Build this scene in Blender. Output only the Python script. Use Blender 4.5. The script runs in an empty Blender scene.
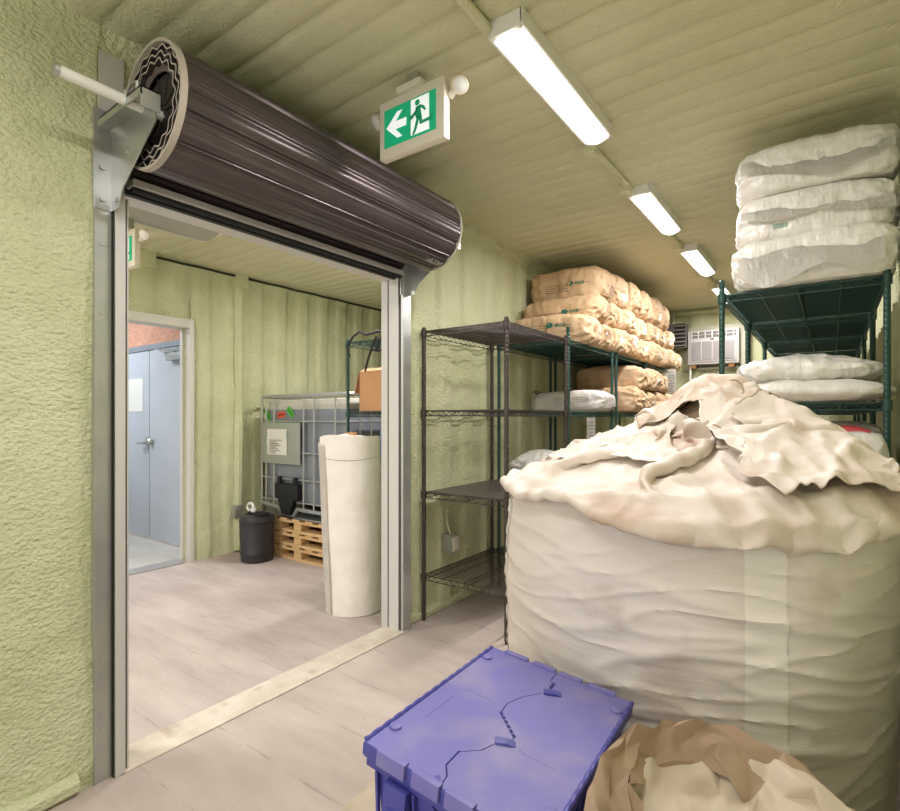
import bpy, bmesh, math, random
import numpy as np
from mathutils import Vector, Matrix, noise
from mathutils.bvhtree import BVHTree
PI = math.pi
S = bpy.context.scene
COL = S.collection

# ---------------------------------------------------------------- camera, world, exposure
CAM_H = 1.261
cam = bpy.data.cameras.new('camera'); camo = bpy.data.objects.new('camera', cam); COL.objects.link(camo)
cam.sensor_width = 36; cam.lens = 527.49 / 900 * 36; cam.shift_y = 12.5 / 900
cam.clip_start = .05
camo.location = (0, 0, CAM_H); camo.rotation_euler = (PI / 2, 0, math.radians(35.955))
S.camera = camo
w = bpy.data.worlds.new('world'); S.world = w; w.use_nodes = True
w.node_tree.nodes['Background'].inputs[0].default_value = (1, .95, .96, 1)
w.node_tree.nodes['Background'].inputs[1].default_value = 1.7  # sky strength set as frontal fill through the invented near openings
S.view_settings.view_transform = 'Standard'; S.view_settings.look = 'None'
S.view_settings.exposure = 0.16; S.view_settings.gamma = 1; S.view_settings.use_curve_mapping = False
LAMP_W = 20.0          # watts of one ceiling fixture
LAMP_COL = (1.0, .94, .96)

def portal(x0, x1):
    ld = bpy.data.lights.new('added_fill_portal', 'AREA'); ld.shape = 'RECTANGLE'; ld.size = x1 - x0; ld.size_y = 2.5; ld.cycles.is_portal = True
    o = bpy.data.objects.new('added_fill_portal', ld); COL.objects.link(o); o.location = ((x0 + x1) / 2, -1.44, 1.25); o.rotation_euler = (PI / 2, 0, PI)  # samples sky fill through the openings added behind the camera
portal(-1.95, .14); portal(-4.46, -2.33)
# ---------------------------------------------------------------- materials
def lin(h):
    if isinstance(h, str):
        h = h.lstrip('#'); c = [int(h[i:i + 2], 16) / 255 for i in (0, 2, 4)]
    else: c = h
    return tuple((x / 12.92 if x <= .04045 else ((x + .055) / 1.055) ** 2.4) for x in c) + (1,)
MC = {}
def mat(name, c, rough=.6, metal=0, c2=None, nscale=4, bump=0, bscale=80, bdist=.003, stretch=(1, 1, 1), emit=0, trans=0, ndetail=4, spec=.5, sss=0, stain=None, contrast=.15, bdetail=3):
    if name in MC: return MC[name]
    m = bpy.data.materials.new(name); MC[name] = m; m.use_nodes = True
    nt = m.node_tree; N = nt.nodes; L = nt.links; b = N['Principled BSDF']
    b.inputs['Roughness'].default_value = rough; b.inputs['Metallic'].default_value = metal
    b.inputs['Specular IOR Level'].default_value = spec
    if trans: b.inputs['Transmission Weight'].default_value = trans
    b.inputs['Base Color'].default_value = lin(c)
    tc = N.new('ShaderNodeTexCoord'); mp = N.new('ShaderNodeMapping'); L.new(tc.outputs['Object'], mp.inputs[0]); mp.inputs['Scale'].default_value = stretch
    if c2:
        n = N.new('ShaderNodeTexNoise'); n.inputs['Scale'].default_value = nscale; n.inputs['Detail'].default_value = ndetail
        L.new(mp.outputs[0], n.inputs['Vector'])
        r = N.new('ShaderNodeValToRGB'); L.new(n.outputs[0], r.inputs[0])
        r.color_ramp.elements[0].position = .5 - contrast; r.color_ramp.elements[0].color = lin(c)
        r.color_ramp.elements[1].position = .5 + contrast; r.color_ramp.elements[1].color = lin(c2)
        out = r.outputs[0]
        if stain:
            n2 = N.new('ShaderNodeTexNoise'); n2.inputs['Scale'].default_value = stain[1]; n2.inputs['Detail'].default_value = 8; L.new(tc.outputs['Object'], n2.inputs['Vector'])
            r2 = N.new('ShaderNodeValToRGB'); L.new(n2.outputs[0], r2.inputs[0])
            r2.color_ramp.elements[0].position = stain[2]; r2.color_ramp.elements[0].color = (0, 0, 0, 1)
            r2.color_ramp.elements[1].position = stain[2] + .18; r2.color_ramp.elements[1].color = (1, 1, 1, 1)
            mx = N.new('ShaderNodeMixRGB'); L.new(r2.outputs[0], mx.inputs[0]); L.new(out, mx.inputs[1]); mx.inputs[2].default_value = lin(stain[0]); out = mx.outputs[0]
        L.new(out, b.inputs['Base Color'])
    if bump:
        n = N.new('ShaderNodeTexNoise'); n.inputs['Scale'].default_value = bscale; n.inputs['Detail'].default_value = bdetail; L.new(mp.outputs[0], n.inputs['Vector'])
        bp = N.new('ShaderNodeBump'); bp.inputs['Strength'].default_value = bump; bp.inputs['Distance'].default_value = bdist
        L.new(n.outputs[0], bp.inputs['Height']); L.new(bp.outputs[0], b.inputs['Normal'])
    if emit:
        b.inputs['Emission Color'].default_value = lin(c); b.inputs['Emission Strength'].default_value = emit
    return m
M_foam = mat('spray foam wall', '#c8cba0', .75, c2='#d3d5af', nscale=2.2, bump=1.0, bscale=58, bdist=.015, stretch=(1, 1, 1.5), spec=.25)
M_foamc = mat('spray foam ceiling', '#c4c39f', .8, c2='#cfcdab', nscale=1.5, bump=.7, bscale=70, bdist=.008, spec=.2)
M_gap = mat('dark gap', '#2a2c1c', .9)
M_galv = mat('galvanised steel', '#c3c5c0', .36, .75, c2='#b0b3b0', nscale=9, contrast=.3)
M_track = mat('grey painted steel', '#cbc9c3', .45, .2)
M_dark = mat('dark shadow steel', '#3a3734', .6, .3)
M_coil = mat('brown roller slat', '#52494a', .28, .55, c2='#5b5150', nscale=6)
M_edge = mat('curtain edge', '#b3aa9c', .6)
M_black = mat('black rubber', '#17171a', .6)
M_white = mat('white enamel', '#e4e2da', .4)
M_ivory = mat('ivory plastic', '#d8d2c0', .5)
M_lens = mat('clear lens', '#dfe0dc', .15)
M_diff = mat('lit diffuser', '#fffdf6', .5, emit=3.2)
M_green = mat('sign green', '#0aa070', .5, emit=.35)
M_signw = mat('sign white', '#eef4f6', .5, emit=.45)
M_chr = mat('dark epoxy wire', '#4c4440', .35, .6)
M_ggr = mat('green epoxy wire', '#2f4f47', .38, .35)
M_liner = mat('shelf liner', '#41504a', .3, c2='#37453f', nscale=5)
M_dliner = mat('dark shelf liner', '#453d3b', .4, c2='#4d4542', nscale=6)
M_kraft = mat('kraft paper', '#bd9e78', .75, c2='#c9ac87', nscale=5, bump=.6, bscale=24, bdist=.007)
M_kraftend = mat('kraft label', '#e6e2d8', .7)
M_ink = mat('brown ink', '#6d5a45', .8)
M_inkg = mat('green ink', '#1f6b54', .7)
M_inkd = mat('dark ink', '#3a3a40', .7)
M_poly = mat('white poly sack', '#d9d6cc', .32, c2='#e6e3db', nscale=4, bump=.6, bscale=26, bdist=.010, stretch=(2.2, 1, 1))
M_paperw = mat('white paper sack', '#d6d1c6', .6, c2='#c9c4ba', nscale=6, bump=.3, bscale=25, bdist=.004)
M_fibc = mat('woven bulk bag', '#ece4dc', .62, c2='#e2d9d0', nscale=3, bump=.2, bscale=9, bdist=.012, stretch=(1, 1, 5), stain=('#b39c86', 2.6, .57), contrast=.25)
M_fibct = mat('woven bulk bag top', '#e2d8cd', .58, c2='#d7cbbd', nscale=4, bump=.3, bscale=14, bdist=.010, stain=('#b59b84', 4.2, .54), contrast=.25)
M_fibcs = mat('stained bulk bag mouth', '#d8c9b8', .6, c2='#bfa892', nscale=5, bump=.3, bscale=14, bdist=.01, stain=('#a38a74', 6, .5))
M_seam = mat('bulk bag panel', '#f2ece3', .55, bump=.2, bscale=9, bdist=.01, stretch=(1, 1, 5))
M_brownp = mat('brown crumpled paper', '#b09a80', .75, c2='#9a8269', nscale=5, bump=.4, bscale=20, bdist=.006, stain=('#7c634c', 3.5, .56))
M_beigep = mat('beige crumpled liner', '#cfc2ae', .65, c2='#c0b099', nscale=4, bump=.3, bscale=18, bdist=.006, stain=('#a58d74', 4, .6))
M_blue = mat('blue tote plastic', '#4547a0', .42, c2='#5253a2', nscale=3, bump=.08, bscale=60, bdist=.002, stain=('#7379b4', 5, .56), contrast=.3)
M_bluel = mat('blue tote lid plastic', '#7673bd', .5, c2='#827ebb', nscale=9, bump=.1, bscale=70, bdist=.002, stain=('#9690ba', 5, .5), contrast=.3)
M_wood = mat('pallet wood', '#e2c190', .75, c2='#cfa871', nscale=5, stretch=(1, 6, 6))
M_woodd = mat('dark wood', '#8a6238', .8)
M_card = mat('brown cardboard', '#c8966a', .75, c2='#cf9f74', nscale=4)
M_tank = mat('grey plastic tank', '#7e838b', .35, c2='#8a8f96', nscale=3)
M_tankt = mat('pale plastic tank top', '#c9c6ba', .4)
M_pail = mat('black pail plastic', '#2b2a2d', .4)
M_ptag = mat('pail label', '#b06a4c', .6)
M_orange = mat('orange sticker', '#e8552c', .6)
M_greens = mat('lime sticker', '#53c93a', .6)
M_osb = mat('strand board', '#d3a088', .8, c2='#c08a70', nscale=14, bump=.2, bscale=60, bdist=.004, stretch=(1, 1, 3))
M_steeldoor = mat('pale steel door', '#b4b8c0', .45, c2='#bcc0c8', nscale=2)
M_wallw = mat('white vestibule wall', '#d8dade', .7)
M_red = mat('red sack label', '#d9565a', .6)
M_fabricroll = mat('white fabric roll', '#f0ece4', .75, c2='#e6e1d6', nscale=5, bump=.25, bscale=16, bdist=.006, stretch=(1, 1, 1.6))
M_acg = mat('air conditioner grille', '#96938f', .5)
M_blueg = mat('blue grey plastic', '#5c6f96', .5)
M_sill = mat('pale door sill', '#d6cebe', .7, c2='#c5bba8', nscale=8, stain=('#a08f7c', 9, .6))
M_hang = mat('grey hanging strip', '#a8a49a', .7)
M_tanw = mat('tan bag lining', '#cbb294', .7)

def plank_mat(name, c1, c2, gap, along='X', wid=.14, noise_c=None):
    m = bpy.data.materials.new(name); m.use_nodes = True; nt = m.node_tree; N = nt.nodes; L = nt.links; b = N['Principled BSDF']
    tc = N.new('ShaderNodeTexCoord'); sp = N.new('ShaderNodeSeparateXYZ'); L.new(tc.outputs['Object'], sp.inputs[0])
    n = N.new('ShaderNodeTexNoise'); n.inputs['Scale'].default_value = 1.6; n.inputs['Detail'].default_value = 9; n.inputs['Roughness'].default_value = .62
    mp = N.new('ShaderNodeMapping'); mp.inputs['Scale'].default_value = (1, 3, 1) if along == 'X' else (3, 1, 1)
    L.new(tc.outputs['Object'], mp.inputs[0]); L.new(mp.outputs[0], n.inputs['Vector'])
    r = N.new('ShaderNodeValToRGB'); L.new(n.outputs[0], r.inputs[0])
    r.color_ramp.elements[0].position = .36; r.color_ramp.elements[0].color = lin(c1); r.color_ramp.elements[1].position = .64; r.color_ramp.elements[1].color = lin(c2)
    dv = N.new('ShaderNodeMath'); dv.operation = 'DIVIDE'; L.new(sp.outputs['Y' if along == 'X' else 'X'], dv.inputs[0]); dv.inputs[1].default_value = wid
    n3 = N.new('ShaderNodeTexNoise'); n3.inputs['Scale'].default_value = 3; L.new(tc.outputs['Object'], n3.inputs['Vector'])
    ad = N.new('ShaderNodeMath'); ad.operation = 'MULTIPLY_ADD'; L.new(n3.outputs[0], ad.inputs[0]); ad.inputs[1].default_value = .12; L.new(dv.outputs[0], ad.inputs[2])
    fr = N.new('ShaderNodeMath'); fr.operation = 'FRACT'; L.new(ad.outputs[0], fr.inputs[0])
    r2 = N.new('ShaderNodeValToRGB'); L.new(fr.outputs[0], r2.inputs[0]); r2.color_ramp.elements[0].position = .0; r2.color_ramp.elements[0].color = (1, 1, 1, 1)
    r2.color_ramp.elements[1].position = .05; r2.color_ramp.elements[1].color = (0, 0, 0, 1)
    n2 = N.new('ShaderNodeTexNoise'); n2.inputs['Scale'].default_value = 6; n2.inputs['Detail'].default_value = 6; L.new(mp.outputs[0], n2.inputs['Vector'])
    r3 = N.new('ShaderNodeValToRGB'); L.new(n2.outputs[0], r3.inputs[0]); r3.color_ramp.elements[0].position = .45; r3.color_ramp.elements[0].color = (0, 0, 0, 1); r3.color_ramp.elements[1].position = .62; r3.color_ramp.elements[1].color = (.75, .75, .75, 1)
    ml = N.new('ShaderNodeMath'); ml.operation = 'MULTIPLY'; L.new(r2.outputs[0], ml.inputs[0]); L.new(r3.outputs[0], ml.inputs[1])
    mx = N.new('ShaderNodeMixRGB'); L.new(ml.outputs[0], mx.inputs[0]); L.new(r.outputs[0], mx.inputs[1]); mx.inputs[2].default_value = lin(gap)
    # dark specks
    v = N.new('ShaderNodeTexNoise'); v.inputs['Scale'].default_value = 55; v.inputs['Detail'].default_value = 5; L.new(tc.outputs['Object'], v.inputs['Vector'])
    r4 = N.new('ShaderNodeValToRGB'); L.new(v.outputs[0], r4.inputs[0]); r4.color_ramp.elements[0].position = .66; r4.color_ramp.elements[0].color = (0, 0, 0, 1); r4.color_ramp.elements[1].position = .74; r4.color_ramp.elements[1].color = (.6, .6, .6, 1)
    mx2 = N.new('ShaderNodeMixRGB'); L.new(r4.outputs[0], mx2.inputs[0]); L.new(mx.outputs[0], mx2.inputs[1]); mx2.inputs[2].default_value = lin(gap)
    L.new(mx2.outputs[0], b.inputs['Base Color']); b.inputs['Roughness'].default_value = .62
    bp = N.new('ShaderNodeBump'); bp.inputs['Strength'].default_value = .25; bp.inputs['Distance'].default_value = .002; L.new(n.outputs[0], bp.inputs['Height']); L.new(bp.outputs[0], b.inputs['Normal'])
    return m
M_floor1 = plank_mat('worn plywood floor', '#bdb1a6', '#aa9e94', '#86786f', 'X', .30)
M_floor2 = plank_mat('worn plank floor', '#c2b6ae', '#ad9f98', '#7d6e68', 'X', .15)
M_floor3 = plank_mat('vestibule floor', '#c9c5bd', '#b7b2aa', '#96908a', 'X', .4)

# ---------------------------------------------------------------- helpers
def rnd(seed): return random.Random(seed)
def obj(name, bm, m, parent=None, smooth=True, loc=None):
    me = bpy.data.meshes.new(name)
    bm.normal_update(); bm.to_mesh(me); bm.free()
    if smooth:
        me.polygons.foreach_set('use_smooth', [True] * len(me.polygons))
        try: me.set_sharp_from_angle(angle=math.radians(38))
        except Exception: pass
    for mm in (m if isinstance(m, (list, tuple)) else [m]): me.materials.append(mm)
    o = bpy.data.objects.new(name, me); COL.objects.link(o)
    if loc: o.location = loc
    if parent: o.parent = parent
    return o
def thing(name, label, cat, loc=(0, 0, 0), rot=(0, 0, 0), group=None):
    o = bpy.data.objects.new(name, None); COL.objects.link(o); o.location = loc; o.rotation_euler = rot
    o.empty_display_size = .05
    o['label'] = label; o['category'] = cat
    if group: o['group'] = group
    return o
def tag(o, label, cat, group=None):
    o['label'] = label; o['category'] = cat
    if group: o['group'] = group
    return o
def struct(name, bm, m, parent=None, smooth=True):
    o = obj(name, bm, m, parent, smooth)
    if not parent: o['kind'] = 'structure'
    return o
def plabel(o, s): o['label'] = s; return o
def rebase(o, loc):
    """move a world-space mesh so its origin is at loc"""
    o.data.transform(Matrix.Translation(-Vector(loc))); o.location = loc; return o
def NB(): return bmesh.new()
def box(bm, x0, x1, y0, y1, z0, z1, bev=0, M=None, mi=0):
    vs = [bm.verts.new((x, y, z)) for x in (x0, x1) for y in (y0, y1) for z in (z0, z1)]
    fs = [bm.faces.new([vs[i] for i in q]) for q in ((0, 1, 3, 2), (4, 6, 7, 5), (0, 4, 5, 1), (2, 3, 7, 6), (0, 2, 6, 4), (1, 5, 7, 3))]
    for f in fs: f.material_index = mi
    if bev:
        es = list({e for f in fs for e in f.edges})
        r = bmesh.ops.bevel(bm, geom=es, offset=bev, segments=2, affect='EDGES', profile=.7)
        vs = list({v for f in r['faces'] for v in f.verts} | {v for v in vs if v.is_valid})
        for f in {f for v in vs for f in v.link_faces}: f.material_index = mi
    if M: bmesh.ops.transform(bm, matrix=M, verts=[v for v in vs if v.is_valid])
    return vs
def prism(bm, pts, d, M=None, mi=0):
    """pts: 2D outline in XZ, extruded along +Y by d"""
    a = [bm.verts.new((x, 0, z)) for x, z in pts]; b = [bm.verts.new((x, d, z)) for x, z in pts]
    f1 = bm.faces.new(a); f2 = bm.faces.new(list(reversed(b))); fs = [f1, f2]
    n = len(a)
    for i in range(n): fs.append(bm.faces.new((a[i], b[i], b[(i + 1) % n], a[(i + 1) % n])))
    for f in fs: f.material_index = mi
    if M: bmesh.ops.transform(bm, matrix=M, verts=a + b)
    bmesh.ops.recalc_face_normals(bm, faces=fs)
    return a + b
def tube(bm, pts, r, n=6, cap=True, mi=0):
    pts = [Vector(p) for p in pts]
    rs = r if isinstance(r, (list, tuple)) else [r] * len(pts)
    rings = []; up = None
    for i, p in enumerate(pts):
        t = (pts[min(i + 1, len(pts) - 1)] - pts[max(i - 1, 0)])
        t = t.normalized() if t.length > 1e-9 else Vector((0, 0, 1))
        if up is None:
            up = Vector((0, 0, 1)) if abs(t.z) < .9 else Vector((1, 0, 0))
        s = t.cross(up).normalized(); u2 = s.cross(t).normalized(); up = u2
        rings.append([bm.verts.new(p + (s * math.cos(a) + u2 * math.sin(a)) * rs[i]) for a in [2 * PI * k / n + PI / n for k in range(n)]])
    for i in range(len(rings) - 1):
        for k in range(n):
            f = bm.faces.new((rings[i][k], rings[i][(k + 1) % n], rings[i + 1][(k + 1) % n], rings[i + 1][k])); f.material_index = mi
    if cap:
        bm.faces.new(list(reversed(rings[0]))).material_index = mi; bm.faces.new(rings[-1]).material_index = mi
    return rings
def lathe(bm, prof, n=32, M=None, capb=True, capt=True, mi=0):
    rings = []
    for r, z in prof: rings.append([bm.verts.new((r * math.cos(2 * PI * k / n), r * math.sin(2 * PI * k / n), z)) for k in range(n)])
    for i in range(len(rings) - 1):
        for k in range(n): bm.faces.new((rings[i][k], rings[i][(k + 1) % n], rings[i + 1][(k + 1) % n], rings[i + 1][k])).material_index = mi
    if capb: bm.faces.new(list(reversed(rings[0]))).material_index = mi
    if capt: bm.faces.new(rings[-1]).material_index = mi
    if M: bmesh.ops.transform(bm, matrix=M, verts=[v for r in rings for v in r])
    return rings
def grid(bm, nu, nv, f, close_u=False):
    vs = [[bm.verts.new(f(i / nu, j / nv)) for j in range(nv + 1)] for i in range(nu + (0 if close_u else 1))]
    for i in range(nu):
        a = vs[i]; b = vs[(i + 1) % len(vs)]
        for j in range(nv): bm.faces.new((a[j], b[j], b[j + 1], a[j + 1]))
    return vs
def fbm(x, y, z, o=3):
    s = 0; a = 1; f = 1
    for _ in range(o): s += a * noise.noise(Vector((x * f, y * f, z * f))); a *= .5; f *= 2.1
    return s
def ridge(x, y, z, o=2):
    s = 0; a = 1; f = 1
    for _ in range(o): s += a * (1 - abs(noise.noise(Vector((x * f, y * f, z * f)))) * 2.6); a *= .5; f *= 2.0
    return s
def text_mesh(body, size, bold=False):
    cu = bpy.data.curves.new('t', 'FONT'); cu.body = body; cu.size = size; cu.resolution_u = 2
    if bold: cu.offset = size * .02
    o = bpy.data.objects.new('t', cu); COL.objects.link(o)
    dg = bpy.context.evaluated_depsgraph_get(); dg.update()
    me = bpy.data.meshes.new_from_object(o.evaluated_get(dg)); bm = NB(); bm.from_mesh(me)
    bpy.data.objects.remove(o); bpy.data.meshes.remove(me); bpy.data.curves.remove(cu)
    return bm
def decal(name, bm, m, parent, target, origin, ux, uy, nrm, off=.0012):
    """bm: flat shape in XY; laid on target mesh object along -nrm (all in the parent's space)"""
    T = NB(); T.from_mesh(target.data); bv = BVHTree.FromBMesh(T); T.free()
    o = Vector(origin); ux = Vector(ux); uy = Vector(uy); nr = Vector(nrm)
    for v in bm.verts:
        p = o + ux * v.co.x + uy * v.co.y
        h = bv.ray_cast(p + nr * .4, -nr)
        v.co = (h[0] if h[0] else p) + nr * off
    return obj(name, bm, m, parent)
def patch(w, h, n=8, m=8):
    bm = NB(); grid(bm, n, m, lambda u, v: ((u - .5) * w, (v - .5) * h, 0)); return bm

# ---------------------------------------------------------------- the room
H = 2.62; XL = -2.072; XR = .262; YN = -1.3; YF = 7.083; X2 = -4.58; XW = -2.21
D0, D1 = .86, 2.35; DH = 2.10
def lerp(a, b, t): return a + (b - a) * t
def corr(s, per=.275, dep=.022):
    t = (s / per) % 1.0
    def st(a): a = max(0, min(1, a)); return a * a * (3 - 2 * a)
    return dep * (st((t - .08) / .16) - st((t - .58) / .16))
def corr_panel(bm, P, ax, a0, a1, z0, z1, nrm, na, nz, per=.275, dep=.022, ph=0, lump=.012, zfade=True, seed=0):
    """vertical foam panel; ax 'X' or 'Y' is the running axis, P the other coordinate, nrm +-1"""
    def f(u, v):
        s = lerp(a0, a1, u); z = lerp(z0, z1, v)
        d = corr(s + ph, per, dep) + lump * fbm(s * 1.7 + seed, z * 1.3, seed, 3) + .004 * ridge(s * 9, z * 9, seed)
        if zfade:
            d += .05 * max(0, (z - (H - .12)) / .12) ** 2
        k = min(1, (s - a0) / .02, (a1 - s) / .02); 
        d = max(d, -.005)
        return (s, P + nrm * d, z) if ax == 'X' else (P + nrm * d, s, z)
    grid(bm, na, nz, f)
# floor
bm = NB(); box(bm, XW + .02, XR + .3, YN - .2, YF + .3, -.1, 0); struct('floor', bm, M_floor1, smooth=False)
bm = NB(); box(bm, X2 - .1, XW + .02, YN - .2, YF + .3, -.1, .0); struct('floor_annex', bm, M_floor2, smooth=False)
bm = NB(); box(bm, -8.2, X2 - .1, 0, 3.2, -.1, 0); struct('floor_vestibule', bm, M_floor3, smooth=False)
bm = NB(); box(bm, -2.19, -2.03, D0 - .04, D1 + .03, 0, .006, .002); struct('trim_1', bm, M_sill)
# ceiling with cross ribs
def ceil_panel(x0, x1, seed, cove=True):
    bm = NB()
    def f(u, v):
        x = lerp(x0, x1, u); y = lerp(YN, YF, v)
        t = ((y + .03) / .133) % 1.0
        d = .016 * (1 - math.exp(-min(t, 1 - t) / .09)) + .012 * fbm(x * 1.5 + seed, y * 1.5, 3, 3) + .003 * ridge(x * 8, y * 8, seed)
        k = 0
        if cove: k = max(0, (x - (x1 - .12)) / .12) ** 2 * .06
        k += max(0, ((x0 + .06) - x) / .06) ** 2 * .02
        return (x, y, H - d - k)
    grid(bm, 90, 520, f)
    return bm
ceil = NB(); 
b1 = ceil_panel(XL - .02, XR + .02, 0); me = bpy.data.meshes.new('t'); b1.to_mesh(me); b1.free(); ceil.from_mesh(me); bpy.data.meshes.remove(me)
b1 = ceil_panel(X2 - .02, XW + .02, 7, False); me = bpy.data.meshes.new('t'); b1.to_mesh(me); b1.free(); ceil.from_mesh(me); bpy.data.meshes.remove(me)
box(ceil, X2 - .1, XR + .3, YN - .2, YF + .3, H + .03, H + .12)
for f in ceil.faces:
    if f.normal.z > .1 and f.calc_center_median().z < H + .02: f.normal_flip()
struct('ceiling', ceil, M_foamc)
# left wall (between the two containers) with the roller door opening
bm = NB()
corr_panel(bm, XL, 'Y', YN, D0 - .10, 0, H, 1, 110, 150, per=3, dep=0, lump=.02, seed=2)
corr_panel(bm, XL, 'Y', D0 - .10, D1 + .07, DH + .06, H, 1, 90, 30, dep=0, seed=4)
corr_panel(bm, XL - .05, 'Y', D1 + .07, YF, 0, H, 1, 420, 120, ph=.02, dep=.026, seed=5)
box(bm, XW, XL - .012, YN, D0 - .02, 0, H + .02); box(bm, XW, XL - .062, D1 + .02, YF, 0, H + .02); box(bm, XW, XL - .012, D0 - .02, D1 + .02, DH + .02, H + .02)
# ragged foam edge beside the steel plate, foam skirt at the ceiling
tube(bm, [(XL - .03, y, H - .035 + .012 * noise.noise(Vector((y * 4, 0, 0)))) for y in np.arange(D1 - .1, YF, .06)], .03, 8)
tube(bm, [(XL - .035 + .006 * noise.noise(Vector((y * 9, 1, 0))), y, .02 + .01 * noise.noise(Vector((y * 5, 3, 0)))) for y in np.arange(D1 + .1, YF, .05)], .035, 8)
tube(bm, [(XL + .01, y, .03 + .012 * noise.noise(Vector((y * 5, 3, 0)))) for y in np.arange(YN, D0 - .12, .05)], .035, 8)
struct('wall_left', bm, M_foam)
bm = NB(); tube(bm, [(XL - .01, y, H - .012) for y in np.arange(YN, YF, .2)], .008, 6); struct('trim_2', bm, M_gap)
bm = NB(); corr_panel(bm, XR, 'Y', YN, YF, 0, H, -1, 420, 60, ph=.1, seed=8); box(bm, XR + .03, XR + .12, YN, YF, 0, H); struct('wall_right', bm, M_foam)
bm = NB(); corr_panel(bm, YF, 'X', XL, XR, 0, H, -1, 140, 60, ph=.1, seed=11); box(bm, XL, XR, YF + .03, YF + .12, 0, H)
tube(bm, [(x, YF - .04, H - .06) for x in np.arange(-1.75, XR, .1)], .03, 8); tube(bm, [(-1.72, YF - .05, z) for z in np.arange(0, H, .1)], .06, 8)
struct('wall_far', bm, M_foam)
bm = NB(); box(bm, XL, XL + .12, YN - .12, YN, 0, H); box(bm, XR - .12, XR, YN - .12, YN, 0, H); box(bm, XL + .12, XR - .12, YN - .12, YN, H - .12, H); struct('wall_near', bm, M_foam, smooth=False)   # opening invented behind the camera so the sky can act as fill
# annex walls; the outer one has a doorway into the vestibule
E0, E1, EH = 1.35, 2.385, 2.075
bm = NB()
corr_panel(bm, X2, 'Y', YN, E0 - .03, 0, H, 1, 80, 40, seed=15, dep=.03)
corr_panel(bm, X2, 'Y', E0 - .03, E1 + .03, EH + .03, H, 1, 50, 30, seed=16, dep=.02)
corr_panel(bm, X2, 'Y', E1 + .03, YF, 0, H, 1, 260, 110, seed=17, dep=.024, ph=.06, lump=.022)
box(bm, X2 - .1, X2 - .03, YN, E0, 0, H); box(bm, X2 - .1, X2 - .03, E1, YF, 0, H); box(bm, X2 - .1, X2 - .03, E0, E1, EH, H)
tube(bm, [(X2 + .03, 2.86, z) for z in np.arange(0.02, H, .1)], [.045 + .012 * noise.noise(Vector((z * 3, 0, 0))) for z in np.arange(.02, H, .1)], 8)
for y in (2.02, 2.86): box(bm, X2 - .01, X2 + .115, y - .06, y + .06, H - .125, H + .0, .02)
struct('wall_outer', bm, M_foam)
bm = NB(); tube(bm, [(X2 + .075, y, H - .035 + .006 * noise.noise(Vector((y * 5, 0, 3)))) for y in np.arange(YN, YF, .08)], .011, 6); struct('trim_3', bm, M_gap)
bm = NB(); corr_panel(bm, YF, 'X', X2, XW, 0, H, -1, 60, 30, seed=19); box(bm, X2, XW, YF + .03, YF + .12, 0, H); struct('wall_annex_far', bm, M_foam)
bm = NB(); box(bm, X2, X2 + .12, YN - .12, YN, 0, H); box(bm, XW - .12, XW, YN - .12, YN, 0, H); box(bm, X2 + .12, XW - .12, YN - .12, YN, H - .12, H); struct('wall_annex_near', bm, M_foam, smooth=False)  # annex end left open too, an added inlet for sky fill
# door frame of the outer doorway
bm = NB()
for (y0, y1, z0, z1) in ((E1 + .005, E1 + .045, 0, EH + .045), (E0 - .045, E0 + .03, 0, EH + .045), (E0 + .03, E1 + .005, EH - .03, EH + .045)):
    box(bm, X2 - .12, X2 + .045, y0, y1, z0, z1, .004)
box(bm, X2 - .08, X2 - .04, E1 - .018, E1 + .005, 0, EH - .03, .003)
struct('trim_4', bm, mat('door frame paint', '#cfcbc0', .45))
bm = NB(); box(bm, X2 - .12, X2 + .03, E0 + .03, E1 - .03, 0, .012, .003); struct('trim_5', bm, mat('aluminium sill', '#b9b8b4', .4, .5))
# vestibule
VY = 2.62
bm = NB(); box(bm, -8.1, X2 - .1, VY, VY + .1, 2.02, 2.75); struct('wall_vestibule_upper', bm, M_osb, smooth=False)
bm = NB(); box(bm, -8.1, -6.92, VY, VY + .1, 0, 2.02); box(bm, -8.1, -8.0, 0, VY, 0, 2.75); box(bm, -8.1, X2 - .1, 0, .1, 0, 2.75); box(bm, -4.9 , X2 - .1, VY, VY + .1, 0, 2.02); struct('wall_vestibule', bm, M_wallw, smooth=False)
bm = NB(); box(bm, -8.1, X2 - .1, 0, VY + .1, 2.75, 2.85); struct('ceiling_vestibule', bm, M_wallw, smooth=False)
bm = NB(); box(bm, -6.92, -4.9, VY - .03, VY + .06, 1.965, 2.02); box(bm, -4.93, -4.88, VY - .03, VY + .06, 0, 1.965); box(bm, -6.95, -6.9, VY - .03, VY + .06, 0, 1.965); struct('trim_6', bm, mat('door header', '#9aa0a8', .4, .4))
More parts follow.
